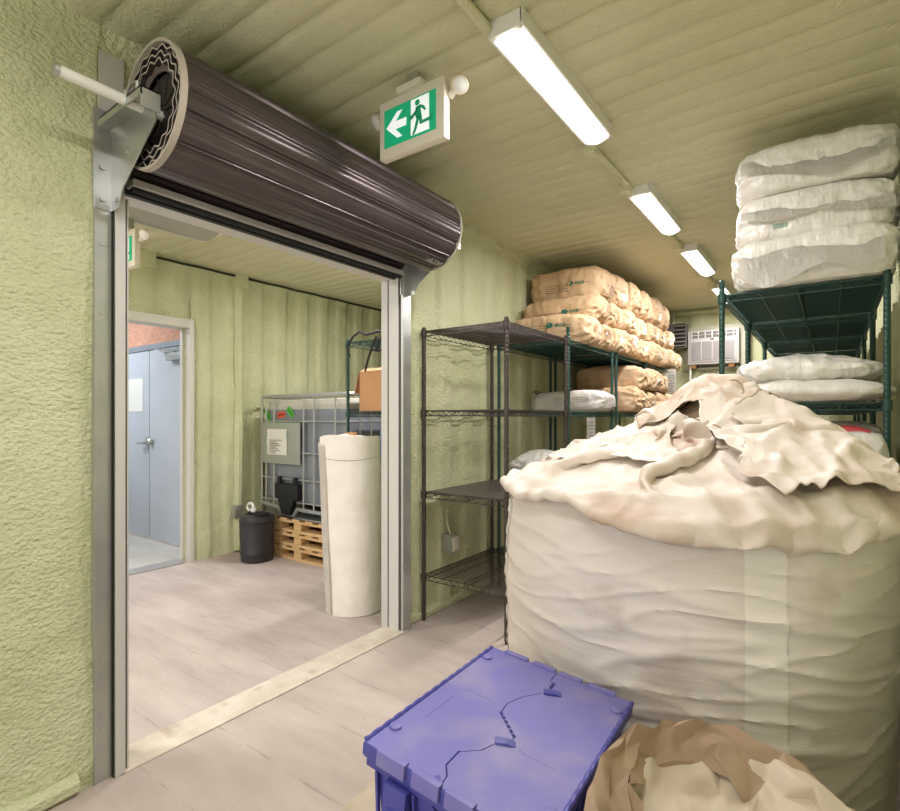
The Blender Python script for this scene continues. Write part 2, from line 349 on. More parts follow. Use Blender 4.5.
for k, (xa, xb) in enumerate(((-6.88, -5.745), (-5.735, -4.93))):
    d = struct('door_%d' % (k + 1), (lambda b: (box(b, xa, xb, VY - .02, VY + .03, .02, 1.96, .004), b)[1])(NB()), M_steeldoor)
    bm = NB()
    if k == 0:
        box(bm, -5.81, -5.75, VY - .03, VY - .02, .93, 1.06, .003); tube(bm, [(-5.78, VY - .02, 1.0), (-5.78, VY - .07, 1.0), (-5.90, VY - .07, 1.0)], .012, 8)
        obj('lever_handle', bm, M_galv, d)
    else:
        lathe(bm, [(.03, 0), (.034, .03), (.02, .05)], 16, Matrix.Translation((-5.68, VY - .02, 1.02)) @ Matrix.Rotation(PI / 2, 4, 'X')); obj('lock_knob', bm, M_galv, d)
        bm = NB(); box(bm, -5.28, -4.98, VY - .08, VY - .02, 1.82, 1.89, .008); box(bm, -5.45, -5.1, VY - .06, VY - .045, 1.925, 1.94); tube(bm, [(-5.15, VY - .05, 1.89), (-5.4, VY - .12, 1.94), (-5.45, VY - .05, 1.94)], .008, 6)
        obj('door_closer', bm, M_galv, d)
bm = NB(); box(bm, -6.3, -5.88, VY - .024, VY - .0205, 1.33, 1.68); o = rebase(obj('paper_notice', bm, M_white, smooth=False), (-6.09, VY - .022, 1.5)); tag(o, 'blank white paper sheet taped to the left leaf of the grey double doors', 'notice')

# ---------------------------------------------------------------- ceiling lights (fixtures carry the light; those out of view are added)
def fixture(x, y, L, W, lit=True, label='', zc=H - .012, power=LAMP_W, mc=LAMP_COL):
    t = thing('ceiling_light', label, 'light', (x, y, zc), group='strip ceiling lights')
    bm = NB(); pr = [(-W / 2, 0), (-W / 2, -.045), (-W / 2 + .008, -.06), (W / 2 - .008, -.06), (W / 2, -.045), (W / 2, 0)]
    prism(bm, pr, .02); prism(bm, pr, .02, Matrix.Translation((0, L - .02, 0))); box(bm, -W / 2, W / 2, .02, L - .02, -.045, 0)
    for s in (-1, 1): box(bm, s * W / 2 - .004, s * W / 2 + .004, 0, L, -.055, -.0)
    obj('housing', bm, M_white, t)
    bm = NB(); n = 10
    def f(u, v): return (lerp(-W / 2 + .006, W / 2 - .006, u), lerp(.018, L - .018, v), -.055 - .022 * math.sin(PI * u))
    grid(bm, n, 1, f); a = [v for v in bm.verts]
    obj('diffuser', bm, M_diff if lit else mat('unlit diffuser', '#a9a79c', .5), t)
    if lit:
        ld = bpy.data.lights.new('lamp', 'AREA'); ld.shape = 'RECTANGLE'; ld.size = W * .9; ld.size_y = L * .95; ld.energy = power; ld.color = mc
        lo = bpy.data.objects.new('lamp', ld); COL.objects.link(lo); lo.parent = t; lo.location = (0, L / 2, -.085)
    return t
fixture(-.885, 1.53, .87, .125, label='large lit ceiling strip light nearest the camera, next to the exit sign')
fixture(-.905, 3.10, .78, .125, label='second lit ceiling strip light from the front, above the brown sacks', power=23)
fixture(-.905, 4.38, .82, .125, label='third lit ceiling strip light from the front, further along the ceiling', power=26)
fixture(-.925, 5.80, .80, .125, label='farthest lit ceiling strip light, beside the green rack post', power=22)
fixture(-.885, -.15, .87, .125, label='lit ceiling strip light just behind the camera', power=13)  # carries the row on out of view, added as frontal fill
# conduit joining the lights
bm = NB()
pth = [(-.95, y, H - .034 + .004 * math.sin(y * 7)) for y in np.arange(YN + .05, 6.6, .08)]
tube(bm, pth, [.018 + .004 * noise.noise(Vector((p[1] * 6, 0, 0))) for p in pth], 8)
for y in (3.04, 4.3, 5.72, 2.5): box(bm, -.99, -.93, y - .03, y + .03, H - .075, H - .005, .015)
o = rebase(obj('conduit', bm, M_foamc), (-.95, 2, H)); tag(o, 'foam covered electrical conduit running along the ceiling between the strip lights', 'conduit')
fixture(-3.6, 1.40, .66, .28, lit=False, label='flat unlit grey ceiling panel seen through the roller doorway')
fixture(-2.85, 2.75, .87, .125, label='strip light on the annex ceiling hidden behind the roller door', power=LAMP_W * 1.9)  # lamp added out of sight to brighten the annex
fixture(-3.4, -.5, .87, .125, label='strip light on the annex ceiling near its front end', power=LAMP_W * 2.4)  # another unseen lamp added to brighten the annex
t = fixture(-6.2, 1.0, .87, .2, label='bright strip light on the vestibule ceiling beyond the outer doorway', zc=2.75, power=42, mc=(.86, .93, 1));  # unseen lamp added to light the vestibule

# ---------------------------------------------------------------- exit signs
def circ(cx, cy, r, n=20): return [(cx + r * math.cos(2 * PI * k / n), cy + r * math.sin(2 * PI * k / n)) for k in range(n)]
def exit_sign(x0, y, z0, label, w=.328, h=.232):
    t = thing('exit_sign', label, 'exit sign', (x0 + w / 2, y, z0 + h + .06), group='running man exit signs')
    ox = -w / 2; oz = -h - .06
    bm = NB(); box(bm, ox, ox + w, -.005, .030, oz, oz + h, .007); obj('housing', bm, M_ivory, t)
    bm = NB(); mx, mz = .028, .045; gw, gh = w - 2 * mx - .01, h - 2 * mz + .01
    gx, gz = ox + mx, oz + mz - .005
    box(bm, gx, gx + gw, -.0075, -.004, gz, gz + gh); fp = obj('face_panel', bm, M_green, t, smooth=False)
    def poly(name, polys, m, d):
        bm = NB()
        for p in polys: prism(bm, [(gx + a * gw, gz + b * gh) for a, b in p], .001, Matrix.Translation((0, d, 0)))
        return obj(name, bm, m, fp, smooth=False)
    poly('arrow', [[(.05, .5), (.27, .84), (.37, .84), (.235, .6), (.45, .6), (.45, .4), (.235, .4), (.37, .16), (.27, .16)]], M_signw, -.0095)
    poly('doorway', [[(.54, .06), (.88, .06), (.88, .96), (.54, .96)]], M_signw, -.0090)
    man = [[(.665 + .045 * math.cos(a), .84 + .075 * math.sin(a)) for a in [2 * PI * k / 14 for k in range(14)]],
           [(.635, .74), (.72, .76), (.79, .70), (.83, .58), (.80, .56), (.755, .655), (.725, .66), (.745, .48), (.65, .42), (.62, .55), (.645, .66), (.60, .62), (.565, .53), (.50, .50), (.50, .46), (.585, .475), (.62, .60)],
           [(.655, .47), (.745, .50), (.76, .34), (.90, .36), (.945, .43), (.955, .40), (.92, .27), (.71, .26), (.70, .40), (.64, .14), (.60, .06), (.56, .07), (.60, .18)]]
    poly('running_man', man, mat('sign figure green', '#0b8f62', .5, emit=.2), -.0100)
    bm = NB(); box(bm, -.06, .06, -.02, .06, -.06, -.035, .004); obj('canopy', bm, M_ivory, t)
    bm = NB(); box(bm, -.022, .03, .0, .05, -.035, .05, .004); obj('junction_box', bm, mat('junction box grey', '#9a9a86', .5), t)
    for s in (-1, 1):
        hd = NB(); R = Matrix.Translation((s * (w / 2 + .045), .035, oz + h * .62 + .05)) @ Matrix.Rotation(math.radians(28 * s), 4, 'Z') @ Matrix.Rotation(math.radians(125), 4, 'X')
        lathe(hd, [(.012, -.045), (.024, -.034), (.029, -.01), (.032, .012), (.029, .015)], 20, R)
        tube(hd, [(s * w / 2, .03, oz + h * .62 + .02), (s * (w / 2 + .03), .03, oz + h * .62 + .04)], .014, 8)
        ho = obj('lamp_head', hd, M_ivory, t)
        hd = NB(); lathe(hd, [(.027, .0), (.024, .014), (.010, .019)], 16, R @ Matrix.Translation((0, 0, .002))); obj('lamp_lens', hd, M_lens, ho)
    return t
exit_sign(-1.497, 1.58, 2.309, 'green running man exit sign with a left arrow hanging before the coiled roller door')
exit_sign(-3.82, 1.50, 2.205, 'exit sign in the annex, mostly hidden by the left door track')

# ---------------------------------------------------------------- roller door
RX, RZ, RR = -1.815, 2.288, .199
rd = thing('roller_door', 'dark brown coiled roller shutter mounted above the wide doorway', 'roller door', (XL, (D0 + D1) / 2, 0))
def rb(name, bm, m, parent=None, **k):
    o = obj(name, bm, m, None, **k); o.data.transform(Matrix.Translation(-rd.location)); o.parent = parent or rd
    if parent: pass
    return o
Y0, Y1 = .835, 2.335
bm = NB()
nsl = 13
def slat_r(a):
    t = (a / (2 * PI) * nsl) % 1.0
    if t < .12: return -.006
    if t < .20: return lerp(-.006, .002, (t - .12) / .08)
    if t < .26: return .002
    if t < .32: return -.003
    if t < .38: return .002
    if t < .86: return .001 + .004 * math.sin((t - .38) / .48 * PI)
    if t < .92: return .002
    return -.003
na = nsl * 20
prof = [(RR - .006 * 0 + slat_r(2 * PI * k / na)) for k in range(na)]
ring = []
for y in (Y0 + .012, Y1 - .012):
    ring.append([bm.verts.new((RX + (r - (.002 if y > 2 else 0)) * math.cos(2 * PI * k / na), y, RZ + (r - (.002 if y > 2 else 0)) * math.sin(2 * PI * k / na))) for k, r in enumerate(prof)])
for k in range(na): bm.faces.new((ring[0][k], ring[0][(k + 1) % na], ring[1][(k + 1) % na], ring[1][k]))
coil = rb('curtain', bm, M_coil)
# wavy inner layers of the coil (the rolled slat edges)
for q, (r0, n, amp) in enumerate(((.185, 17, .0065), (.164, 16, .0065), (.143, 15, .007))):
    bm = NB(); m_ = n * 20
    pr = [r0 + amp * math.sin(2 * PI * k / m_ * n + q * .8) + .003 * noise.noise(Vector((k * .1, q, 0))) for k in range(m_)]
    vs = []
    for (dr, y) in ((.0028, Y0 - .004), (-.0028, Y0 - .004), (-.0028, Y0 + .012), (.0022, Y0 + .012)):
        vs.append([bm.verts.new((RX + (r + dr) * math.cos(2 * PI * k / m_), y, RZ + (r + dr) * math.sin(2 * PI * k / m_))) for k, r in enumerate(pr)])
    for a in range(4):
        b = (a + 1) % 4
        for k in range(m_): bm.faces.new((vs[a][k], vs[a][(k + 1) % m_], vs[b][(k + 1) % m_], vs[b][k])).material_index = 0 if a in (0,) else 1
    bmesh.ops.recalc_face_normals(bm, faces=bm.faces[:])
    rb('curtain_layer', bm, [M_edge, M_coil])
def flange(y, r1, r2, th):
    bm = NB(); n = 72; vs = []
    for (r, yy) in ((r2, y), (r2, y + th), (r1, y + th), (r1, y)):
        vs.append([bm.verts.new((RX + r * math.cos(2 * PI * k / n), yy, RZ + r * math.sin(2 * PI * k / n))) for k in range(n)])
    for a in range(4):
        for k in range(n): bm.faces.new((vs[a][k], vs[a][(k + 1) % n], vs[(a + 1) % 4][(k + 1) % n], vs[(a + 1) % 4][k]))
    bmesh.ops.recalc_face_normals(bm, faces=bm.faces[:]); return bm
rb('end_ring', flange(Y0 - .012, .196, .206, .020), M_edge); rb('end_ring', flange(Y1 - .008, .150, .203, .01), M_edge)
bm = NB(); lathe(bm, [(.118, Y0 + .03), (.118, Y1 - .01)], 32, Matrix.Translation((RX, 0, RZ)) @ Matrix.Rotation(-PI / 2, 4, 'X'))
for k in range(10):
    a = 2 * PI * k / 10; tube(bm, [(RX + .02 * math.cos(a), Y0 + .03, RZ + .02 * math.sin(a)), (RX + .14 * math.cos(a), Y0 + .035, RZ + .14 * math.sin(a))], .008, 4)
rb('drum', bm, M_dark)
rb('coil_gap_plate', flange(Y0 + .014, .118, .197, .004), mat('coil gap lit brown', '#6b5f57', .7))  # added plate; its brown paints the space between layers as lit
bm = NB(); tube(bm, [(RX, .565, RZ - .02), (RX, Y1 + .08, RZ - .02)], .0165, 20)
rb('axle', bm, M_white)
bm = NB(); tube(bm, [(RX, .558, RZ - .02), (RX, .572, RZ - .02)], .0175, 20); rb('axle_cap', bm, M_galv)
for yb, s in ((.80, 1), (2.39, -1)):
    bm = NB()
    prism(bm, [(-2.052, 1.985), (-1.995, 1.985), (-1.965, 2.045), (-1.73, 2.20), (-1.715, 2.27), (-1.985, 2.27), (-2.052, 2.27)], .004, Matrix.Translation((0, yb, 0)))
    M = Matrix.Translation((-1.70, yb, 2.272))
    box(bm, -.31, 0, -.055 if s > 0 else 0, .003 if s > 0 else .055, -.003, .002, 0, M); box(bm, -.31, 0, -.055 if s > 0 else .052, -.051 if s > 0 else .056, -.025, .002, 0, M); box(bm, -.003, 0, -.055 if s > 0 else 0, .003 if s > 0 else .055, -.06, .002, 0, M)
    box(bm, -2.055, -2.048, yb - .055, yb + .004, 1.985, 2.33, 0)
    br = rb('bracket', bm, M_galv, smooth=False)
    if s > 0:
        for (x, z) in ((-2.046, 2.02), (-2.046, 2.13), (-2.046, 2.20), (-2.046, 2.30)):
            bm = NB(); lathe(bm, [(.011, 0), (.011, .007)], 6, Matrix.Translation((x, yb - .028, z)) @ Matrix.Rotation(PI / 2, 4, 'Y')); rb('bolt', bm, M_galv, smooth=False)
        for (x, z, r) in ((-2.005, 2.015, .009), (-1.93, 2.16, .013), (-1.74, 2.235, .011)):
            bm = NB(); lathe(bm, [(r, 0), (r * .9, .006)], 8, Matrix.Translation((x, yb, z)) @ Matrix.Rotation(PI / 2, 4, 'X')); rb('bolt', bm, M_galv, smooth=False)
        bm = NB(); box(bm, -1.86, -1.78, yb - .052, yb, 2.272, 2.278); tube(bm, [(-1.86, yb - .03, 2.3), (-1.86, yb - .03, 2.325)], .007, 6); tube(bm, [(-1.78, yb - .03, 2.3), (-1.78, yb - .03, 2.325)], .007, 6)
        tube(bm, [(-1.86, yb - .03, 2.32)] + [(RX + .04 * math.cos(a), yb - .03, 2.30 + .035 * math.sin(a)) for a in np.linspace(PI, 0, 8)] + [(-1.78, yb - .03, 2.32)], .004, 6)
        rb('axle_clamp', bm, M_galv)
# flat plates and tracks down both sides
bm = NB(); box(bm, -2.056, -2.050, .763, .842, 2.30, 2.535); rb('backing_plate', bm, M_track, smooth=False)
bm = NB(); box(bm, -2.075, -2.053, .748, .803, 0, 2.06); box(bm, -2.053, -2.045, .748, .754, 0, 2.03)
rb('track_angle', bm, M_galv, smooth=False)
bm = NB()
for z in np.arange(.18, 2, .24): box(bm, -2.053, -2.0505, .765, .79, z, z + .008); 
rb('track_rivets', bm, M_galv, smooth=False)
bm = NB(); box(bm, -2.10, -2.045, .803, .806, 0, 2.06); box(bm, -2.045, -2.030, .806, .839, .0, 2.045, .002); box(bm, -2.2, -2.045, .850, .855, 0, 2.045)
rb('track_channel', bm, M_track, smooth=False)
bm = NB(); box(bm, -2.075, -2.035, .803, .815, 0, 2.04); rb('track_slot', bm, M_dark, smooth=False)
bm = NB(); box(bm, -2.215, -2.165, 2.345, 2.43, 0, DH + .02); box(bm, -2.15, -2.075, 2.340, 2.43, 0, DH)
rb('door_jamb', bm, M_track, smooth=False)
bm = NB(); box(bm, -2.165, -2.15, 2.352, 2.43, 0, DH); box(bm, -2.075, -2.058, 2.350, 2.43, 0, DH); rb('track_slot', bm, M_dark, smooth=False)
bm = NB(); box(bm, -2.058, -2.040, 2.345, 2.415, 0, DH + .02); rb('track_angle', bm, M_galv, smooth=False)
bm = NB(); box(bm, -2.215, -2.09, .70, .86, 0, DH); rb('door_jamb', bm, M_track, smooth=False)
# lintel, lowered bottom slats and bar
bm = NB(); box(bm, -2.215, -2.12, D0, D1 - .003, 2.088, 2.12); rb('lintel', bm, M_track, smooth=False)
bm = NB(); box(bm, -2.115, -2.09, D0, D1 - .003, 2.082, 2.10); rb('lintel_seal', bm, M_black, smooth=False)
bm = NB(); box(bm, -2.085, -2.03, D0 + .005, D1 - .008, 2.098, 2.122, .003); bb = rb('bottom_bar', bm, M_track, smooth=False)
bm = NB(); tube(bm, [(-2.055, D0 + .01, 2.090), (-2.055, D1 - .01, 2.090)], .011, 10); rb('rubber_seal', bm, M_black)
bm = NB()
pts = [(-2.06, 2.122), (-2.05, 2.128), (-2.055, 2.134), (-2.045, 2.138), (-2.045, 2.146), (-2.03, 2.15), (-2.035, 2.17), (-2.03, 2.28), (-2.045, 2.28)]
out = [(x + .003, z) for x, z in pts] + [(x - .004, z) for x, z in reversed(pts)]
prism(bm, out, D1 - D0 - .01, Matrix.Translation((0, D0 + .005, 0))); rb('hanging_slats', bm, M_coil, smooth=False)
bm = NB(); box(bm, -2.0, -1.93, 2.12, 2.26, 2.095, 2.10); 
bm.free()
lab = patch(.14, .045, 6, 8)
T = coil; decal('maker_label', lab, mat('silver label', '#b5b2ae', .4, .3, c2='#55514f', nscale=60, contrast=.05), rd, coil, Vector((RX + .075, 2.24, RZ - .18)) - rd.location, (0, 1, 0), (.8, 0, .25), Vector((.35, 0, -.93)).normalized(), .002)

# ---------------------------------------------------------------- wire racks
def wire_shelf(x0, x1, y0, y1, parent, m, wires='X', step=.022, z=0, liner=None, fine=.0026):
    bm = NB()
    for zz, r in ((0, .0038), (-.030, .003)):
        for a, b in (((x0, y0), (x1, y0)), ((x1, y0), (x1, y1)), ((x1, y1), (x0, y1)), ((x0, y1), (x0, y0))):
            tube(bm, [(a[0], a[1], z + zz), (b[0], b[1], z + zz)], r, 6)
    def zig(a, b):
        a = Vector(a); b = Vector(b); n = max(2, int((b - a).length / .028)); pts = []
        for k in range(n + 1):
            p = a.lerp(b, k / n); pts.append((p.x, p.y, z + (-.002 if k % 2 else -.028)))
        tube(bm, pts, .0021, 4)
    for a, b in (((x0, y0, 0), (x1, y0, 0)), ((x1, y0, 0), (x1, y1, 0)), ((x1, y1, 0), (x0, y1, 0)), ((x0, y1, 0), (x0, y0, 0))): zig(a, b)
    if wires == 'X':
        n = int((y1 - y0) / step)
        for k in range(1, n): 
            y = lerp(y0, y1, k / n); tube(bm, [(x0, y, z + .003), (x1, y, z + .003)], fine, 4, cap=False)
        for x in (lerp(x0, x1, .25), lerp(x0, x1, .5), lerp(x0, x1, .75)):
            tube(bm, [(x, y0, z - .002), (x, y1, z - .002)], .003, 4)
        x = lerp(x0, x1, .5); nn = int((y1 - y0) / .03); tube(bm, [(x, lerp(y0, y1, k / nn), z + (-.004 if k % 2 else -.028)) for k in range(nn + 1)], .002, 4); tube(bm, [(x, y0, z - .028), (x, y1, z - .028)], .0028, 4)
    for (x, y) in ((x0, y0), (x1, y0), (x0, y1), (x1, y1)):
        tube(bm, [(x, y, z - .034), (x, y, z + .008)], .0185, 12)
    o = obj('shelf', bm, m, parent)
    if liner:
        bm = NB(); box(bm, x0 + .012, x1 - .012, y0 + .012, y1 - .012, z + .0055, z + .0085); l = obj('liner', bm, liner, o)
    return o
def rack(x0, x1, y0, y1, shelves, top, m, label, liners=(), step=.022):
    """shelves: list of (z, material)"""
    t = thing('wire_rack', label, 'shelving', ((x0 + x1) / 2, (y0 + y1) / 2, 0), group='wire shelving racks')
    cx, cy = t.location.x, t.location.y
    hx, hy = (x1 - x0) / 2, (y1 - y0) / 2
    for (sx, sy) in ((-1, -1), (1, -1), (-1, 1), (1, 1)):
        bm = NB(); zs = np.arange(.02, top, .0254); pts = [(sx * hx, sy * hy, 0)]; rs = [.008]
        pts.append((sx * hx, sy * hy, .018)); rs.append(.011); pts.append((sx * hx, sy * hy, .02)); rs.append(.0127)
        for z in zs[1:-1]:
            pts += [(sx * hx, sy * hy, z - .0015), (sx * hx, sy * hy, z), (sx * hx, sy * hy, z + .0015)]; rs += [.0127, .0116, .0127]
        pts += [(sx * hx, sy * hy, top - .004), (sx * hx, sy * hy, top)]; rs += [.0127, .009]
        obj('post', (tube(bm, pts, rs, 10), bm)[1], m, t)
    for z in shelves:
        wire_shelf(-hx, hx, -hy, hy, t, m, z=z, liner=liners.get(z) if isinstance(liners, dict) else None, step=step)
    return t
GX0, GX1 = -2.02, -1.471
zs4 = [.285, .795, 1.305, 1.80]
rack(GX0 - .04, GX1, 2.564, 3.375, zs4, 1.825, M_chr, 'dark grey wire rack with empty shelves, nearest the roller doorway', {.795: M_dliner})
rack(GX0, GX1, 3.41, 4.30, zs4, 1.89, M_ggr, 'green wire rack right behind the empty dark grey rack', {1.80: None})
rack(GX0, GX1, 4.40, 5.22, zs4, 1.89, M_ggr, 'green wire rack in the middle of the left row, under brown sacks')
rack(GX0, GX1, 5.27, 6.17, zs4, 1.89, M_ggr, 'green wire rack farthest back in the left row')
rack(-.429, .181, 2.809, 3.75, [.25, .78, 1.325, 1.845], 1.918, M_ggr, 'green wire rack on the right carrying three white sacks on top', {1.845: M_liner})
rack(-.429, .181, 3.80, 4.74, [.25, .78, 1.325, 1.845], 1.918, M_ggr, 'second green wire rack from the front along the right wall', {1.845: M_liner})
rack(-.429, .181, 4.79, 5.73, [.25, .78, 1.325, 1.845], 1.918, M_ggr, 'third green wire rack from the front along the right wall', {1.845: M_liner}, .04)
rack(-.429, .181, 5.78, 6.72, [.25, .78, 1.325, 1.845], 1.918, M_ggr, 'farthest green wire rack along the right wall', {1.845: M_liner}, .04)
rack(-2.97, -2.36, 2.78, 3.95, [.30, .80, 1.30, 1.83], 1.86, M_ggr, 'green wire rack in the annex holding a cardboard box')

# ---------------------------------------------------------------- sacks
def sack_bm(L, W, Hh, seed, kind='block', n=(40, 26, 14), wr=1.0):
    bm = NB(); r = rnd(seed); nx, ny, nz = n
    # closed box grid surface
    key = {}
    def V(i, j, k):
        q = (i, j, k)
        if q in key: return key[q]
        x, y, z = 2 * i / nx - 1, 2 * j / ny - 1, 2 * k / nz - 1
        e = 5.5 if kind == 'block' else 3.2
        m = max(abs(x), abs(y), abs(z)); l = (abs(x) ** e + abs(y) ** e + abs(z) ** e) ** (1 / e)
        s = m / l if l else 1
        x, y, z = x * s, y * s, z * s
        if kind == 'block':
            hz = 1 - .22 * abs(x) ** 6; X = x; Y = y * (1 - .04 * abs(x) ** 4); Z = z * hz
        else:
            e1 = max(0, 1 - abs(x) ** 3.2) ** .5; e2 = max(0, 1 - abs(y) ** 3.5) ** .45
            Z = z * (.08 + .92 * e1 * (.35 + .65 * e2)); X = x * (1 + .03 * abs(y)); Y = y * (1 - .05 * (1 - abs(x)))
        X *= L / 2; Y *= W / 2; Z *= Hh / 2
        o = seed * 3.7
        big = fbm(X * 4 + o, Y * 4, Z * 4, 2) * .012 * wr
        endf = abs(x) ** 3
        cr = (1 - abs(noise.noise(Vector((X * 7 + o, Y * 26, Z * 26)))) * 3) * .006 * (.25 + 1.3 * endf) * wr
        cr += (1 - abs(noise.noise(Vector((X * 16 + o, Y * 7 + 5, Z * 10)))) * 3) * .003 * wr
        f = Vector((x * .3, y, z)); f = f.normalized() if f.length else Vector((0, 0, 1))
        p = Vector((X, Y, Z)) + f * (big + cr) + Vector(((fbm(Y * 9 + o, Z * 9, 2) * .012) * (1 if x > 0 else -1) * endf, 0, 0))
        p.z = max(p.z, -Hh / 2 * .86)
        v = bm.verts.new(p); key[q] = v; return v
    for i in range(nx):
        for j in range(ny):
            bm.faces.new((V(i, j, nz), V(i + 1, j, nz), V(i + 1, j + 1, nz), V(i, j + 1, nz)))
            bm.faces.new((V(i, j, 0), V(i, j + 1, 0), V(i + 1, j + 1, 0), V(i + 1, j, 0)))
    for i in range(nx):
        for k in range(nz):
            bm.faces.new((V(i, 0, k), V(i + 1, 0, k), V(i + 1, 0, k + 1), V(i, 0, k + 1)))
            bm.faces.new((V(i, ny, k), V(i, ny, k + 1), V(i + 1, ny, k + 1), V(i + 1, ny, k)))
    for j in range(ny):
        for k in range(nz):
            bm.faces.new((V(0, j, k), V(0, j, k + 1), V(0, j + 1, k + 1), V(0, j + 1, k)))
            bm.faces.new((V(nx, j, k), V(nx, j + 1, k), V(nx, j + 1, k + 1), V(nx, j, k + 1)))
    for v in bm.verts: v.co.z += Hh / 2 * .86
    return bm
def sack(name, label, loc, L, W, Hh, seed, m, group, kind='block', rot=(0, 0, 0), n=(40, 26, 14), wr=1.0, cat='sack'):
    t = thing(name, label, cat, loc, rot, group)
    b = obj('bag_body', sack_bm(L, W, Hh, seed, kind, n, wr), m, t)
    return t, b
def flap(t, L, W, Hh, seed, m, side=1):
    """folded and glued end of a paper sack"""
    r = rnd(seed); bm = NB(); x = side * L / 2 * .965
    w1 = W * .36; z0, z1 = Hh * .18, Hh * .66
    def f(u, v):
        y = lerp(-w1, w1, u) * (1 - .25 * v); z = lerp(z0, z1, v) + .008 * math.sin(u * 5 + seed)
        return (x + side * (.012 + .008 * math.sin(u * PI) + .004 * noise.noise(Vector((u * 4, v * 4, seed)))), y, z)
    grid(bm, 10, 6, f); 
    bmesh.ops.solidify(bm, geom=bm.faces[:], thickness=.004)
    return obj('end_flap', bm, m, t)
words = ['first', 'second', 'third', 'fourth', 'fifth', 'sixth', 'seventh', 'eighth', 'ninth', 'tenth']
R_ = rnd(5)
SX = -1.735
def brown_layer(zb, ys, Hh, Wd, row, xs=0, detail=99):
    for k, y in enumerate(ys):
        dx = R_.uniform(-.02, .02) + xs; near = k < 2
        pos = 'frontmost' if k == 0 else ('rearmost' if k == len(ys) - 1 else words[k] + ' from the front')
        t, b = sack('paper_sack', 'kraft sack, %s in %s' % (pos, row), (SX + dx, y + Wd / 2, zb), .63 + R_.uniform(-.01, .02), Wd * 1.01, Hh * 1.10, int(zb * 100) + k * 7, M_kraft, 'brown paper sacks on the left racks', n=(52, 34, 18) if near else (36, 24, 14), rot=(R_.uniform(-.05, .05), R_.uniform(-.04, .04), R_.uniform(-.07, .07)), wr=1.75)
        yield k, t, b
def side_print(t, b, L, W, Hh, x, z, flip=False):
    n = (0, -1, 0)
    bm = text_mesh('eco', .055, True); decal('printed_logo', bm, M_inkg, t, b, (x + .085, -W / 2, z), (1, 0, 0), (0, 0, 1), n)
    bm = NB(); vs = [bm.verts.new((.034 * math.cos(a) * (1 if (k // 4) % 2 else .8), .02 * math.sin(a), 0)) for k, a in enumerate(np.linspace(0, 2 * PI, 20)[:-1])]; bm.faces.new(vs)
    bmesh.ops.triangulate(bm, faces=bm.faces[:]); decal('printed_leaf', bm, M_inkg, t, b, (x + .045, -W / 2, z + .015), (1, 0, 0), (0, 0, 1), n)
    bm = NB(); r = rnd(int(z * 1000) + 3)
    for i in range(4):
        xx = -.18
        while xx < (.02 if i else .2):
            wd = r.uniform(.01, .035); vs = [bm.verts.new(c) for c in ((xx, -i * .018, 0), (xx + wd, -i * .018, 0), (xx + wd, -i * .018 + .006, 0), (xx, -i * .018 + .006, 0))]; bm.faces.new(vs); xx += wd + .007
    decal('printed_lines', bm, M_ink, t, b, (x, -W / 2, z + .01), (1, 0, 0), (0, 0, 1), n)
def end_label(t, b, L, y, z, w=.07, h=.06, seed=0):
    decal('end_label', patch(w, h, 6, 6), M_kraftend, t, b, (L / 2, y, z), (0, 1, 0), (0, 0, 1), (1, 0, 0), .002)
# shelf tops: z of sacks = 1.81
lay1 = [3.58 + .335 * k for k in range(9)]
for k, t, b in brown_layer(1.812, lay1, .20, .33, 'the bottom row atop the left racks', .01):
    end_label(t, b, .63, R_.uniform(-.05, .05), .1, seed=k)
    if k == 0: side_print(t, b, .63, .33, .2, -.02, .12)
    if k % 2: flap(t, .63, .33, .215, k, M_kraft)
lay2 = [3.84 + .345 * k for k in range(7)]
for k, t, b in brown_layer(2.003, lay2, .20, .34, 'the middle row atop the left racks', .0):
    if k == 0: side_print(t, b, .63, .34, .2, .0, .07)
    if k > 1: end_label(t, b, .63, R_.uniform(-.05, .05), .08, seed=k)
    if k % 2 == 0: flap(t, .63, .34, .205, k + 3, M_kraft)
lay3 = [3.94 + .345 * k for k in range(6)]
for k, t, b in brown_layer(2.194, lay3, .262, .345, 'the top row atop the left racks', .005):
    if k == 0: side_print(t, b, .63, .34, .2, .03, .12)
    if k > 0 and k != 3: end_label(t, b, .63, R_.uniform(-.05, .05), .08, seed=k)
    if k in (0, 2, 3, 5): flap(t, .63, .34, .20, k + 9, M_kraft)
# second level shelves, z = 1.315
for row, zb, ys, hh in (('the lower row under the top shelf', 1.316, [4.60, 4.95, 5.3, 5.65], .21), ('the upper row under the top shelf', 1.525, [4.74, 5.10, 5.42], .20)):
    for k, t, b in brown_layer(zb, ys, hh, .35, row, .06):
        if k: end_label(t, b, .63, R_.uniform(-.05, .05), .09, .05, .045, seed=k)
        if k % 2: flap(t, .63, .35, hh, k + 1, M_kraft)
# white printed sack on that shelf
t, b = sack('paper_sack', 'whitish grey printed paper sack lying alone on the middle shelf before the brown sacks', (-1.735, 4.12, 1.318), .62, .40, .165, 77, M_paperw, None, n=(52, 34, 16), wr=1.2)
bm = text_mesh('CITRATE', .03, True); decal('printed_word', bm, M_inkd, t, b, (-.26, -.2, .05), (0.15, 0, 1), (-1, 0, .15), (0, -1, 0)); bm = NB()
for i in range(5):
    xx = -.08
    while xx < .2: vs = [bm.verts.new(c) for c in ((xx, -i * .014, 0), (xx + .02, -i * .014, 0), (xx + .02, -i * .014 + .003, 0), (xx, -i * .014 + .003, 0))]; bm.faces.new(vs); xx += .027
decal('printed_lines', bm, M_ink, t, b, (0, -.2, .10), (1, 0, 0), (0, 0, 1), (0, -1, 0)); flap(t, .62, .4, .15, 4, M_paperw)
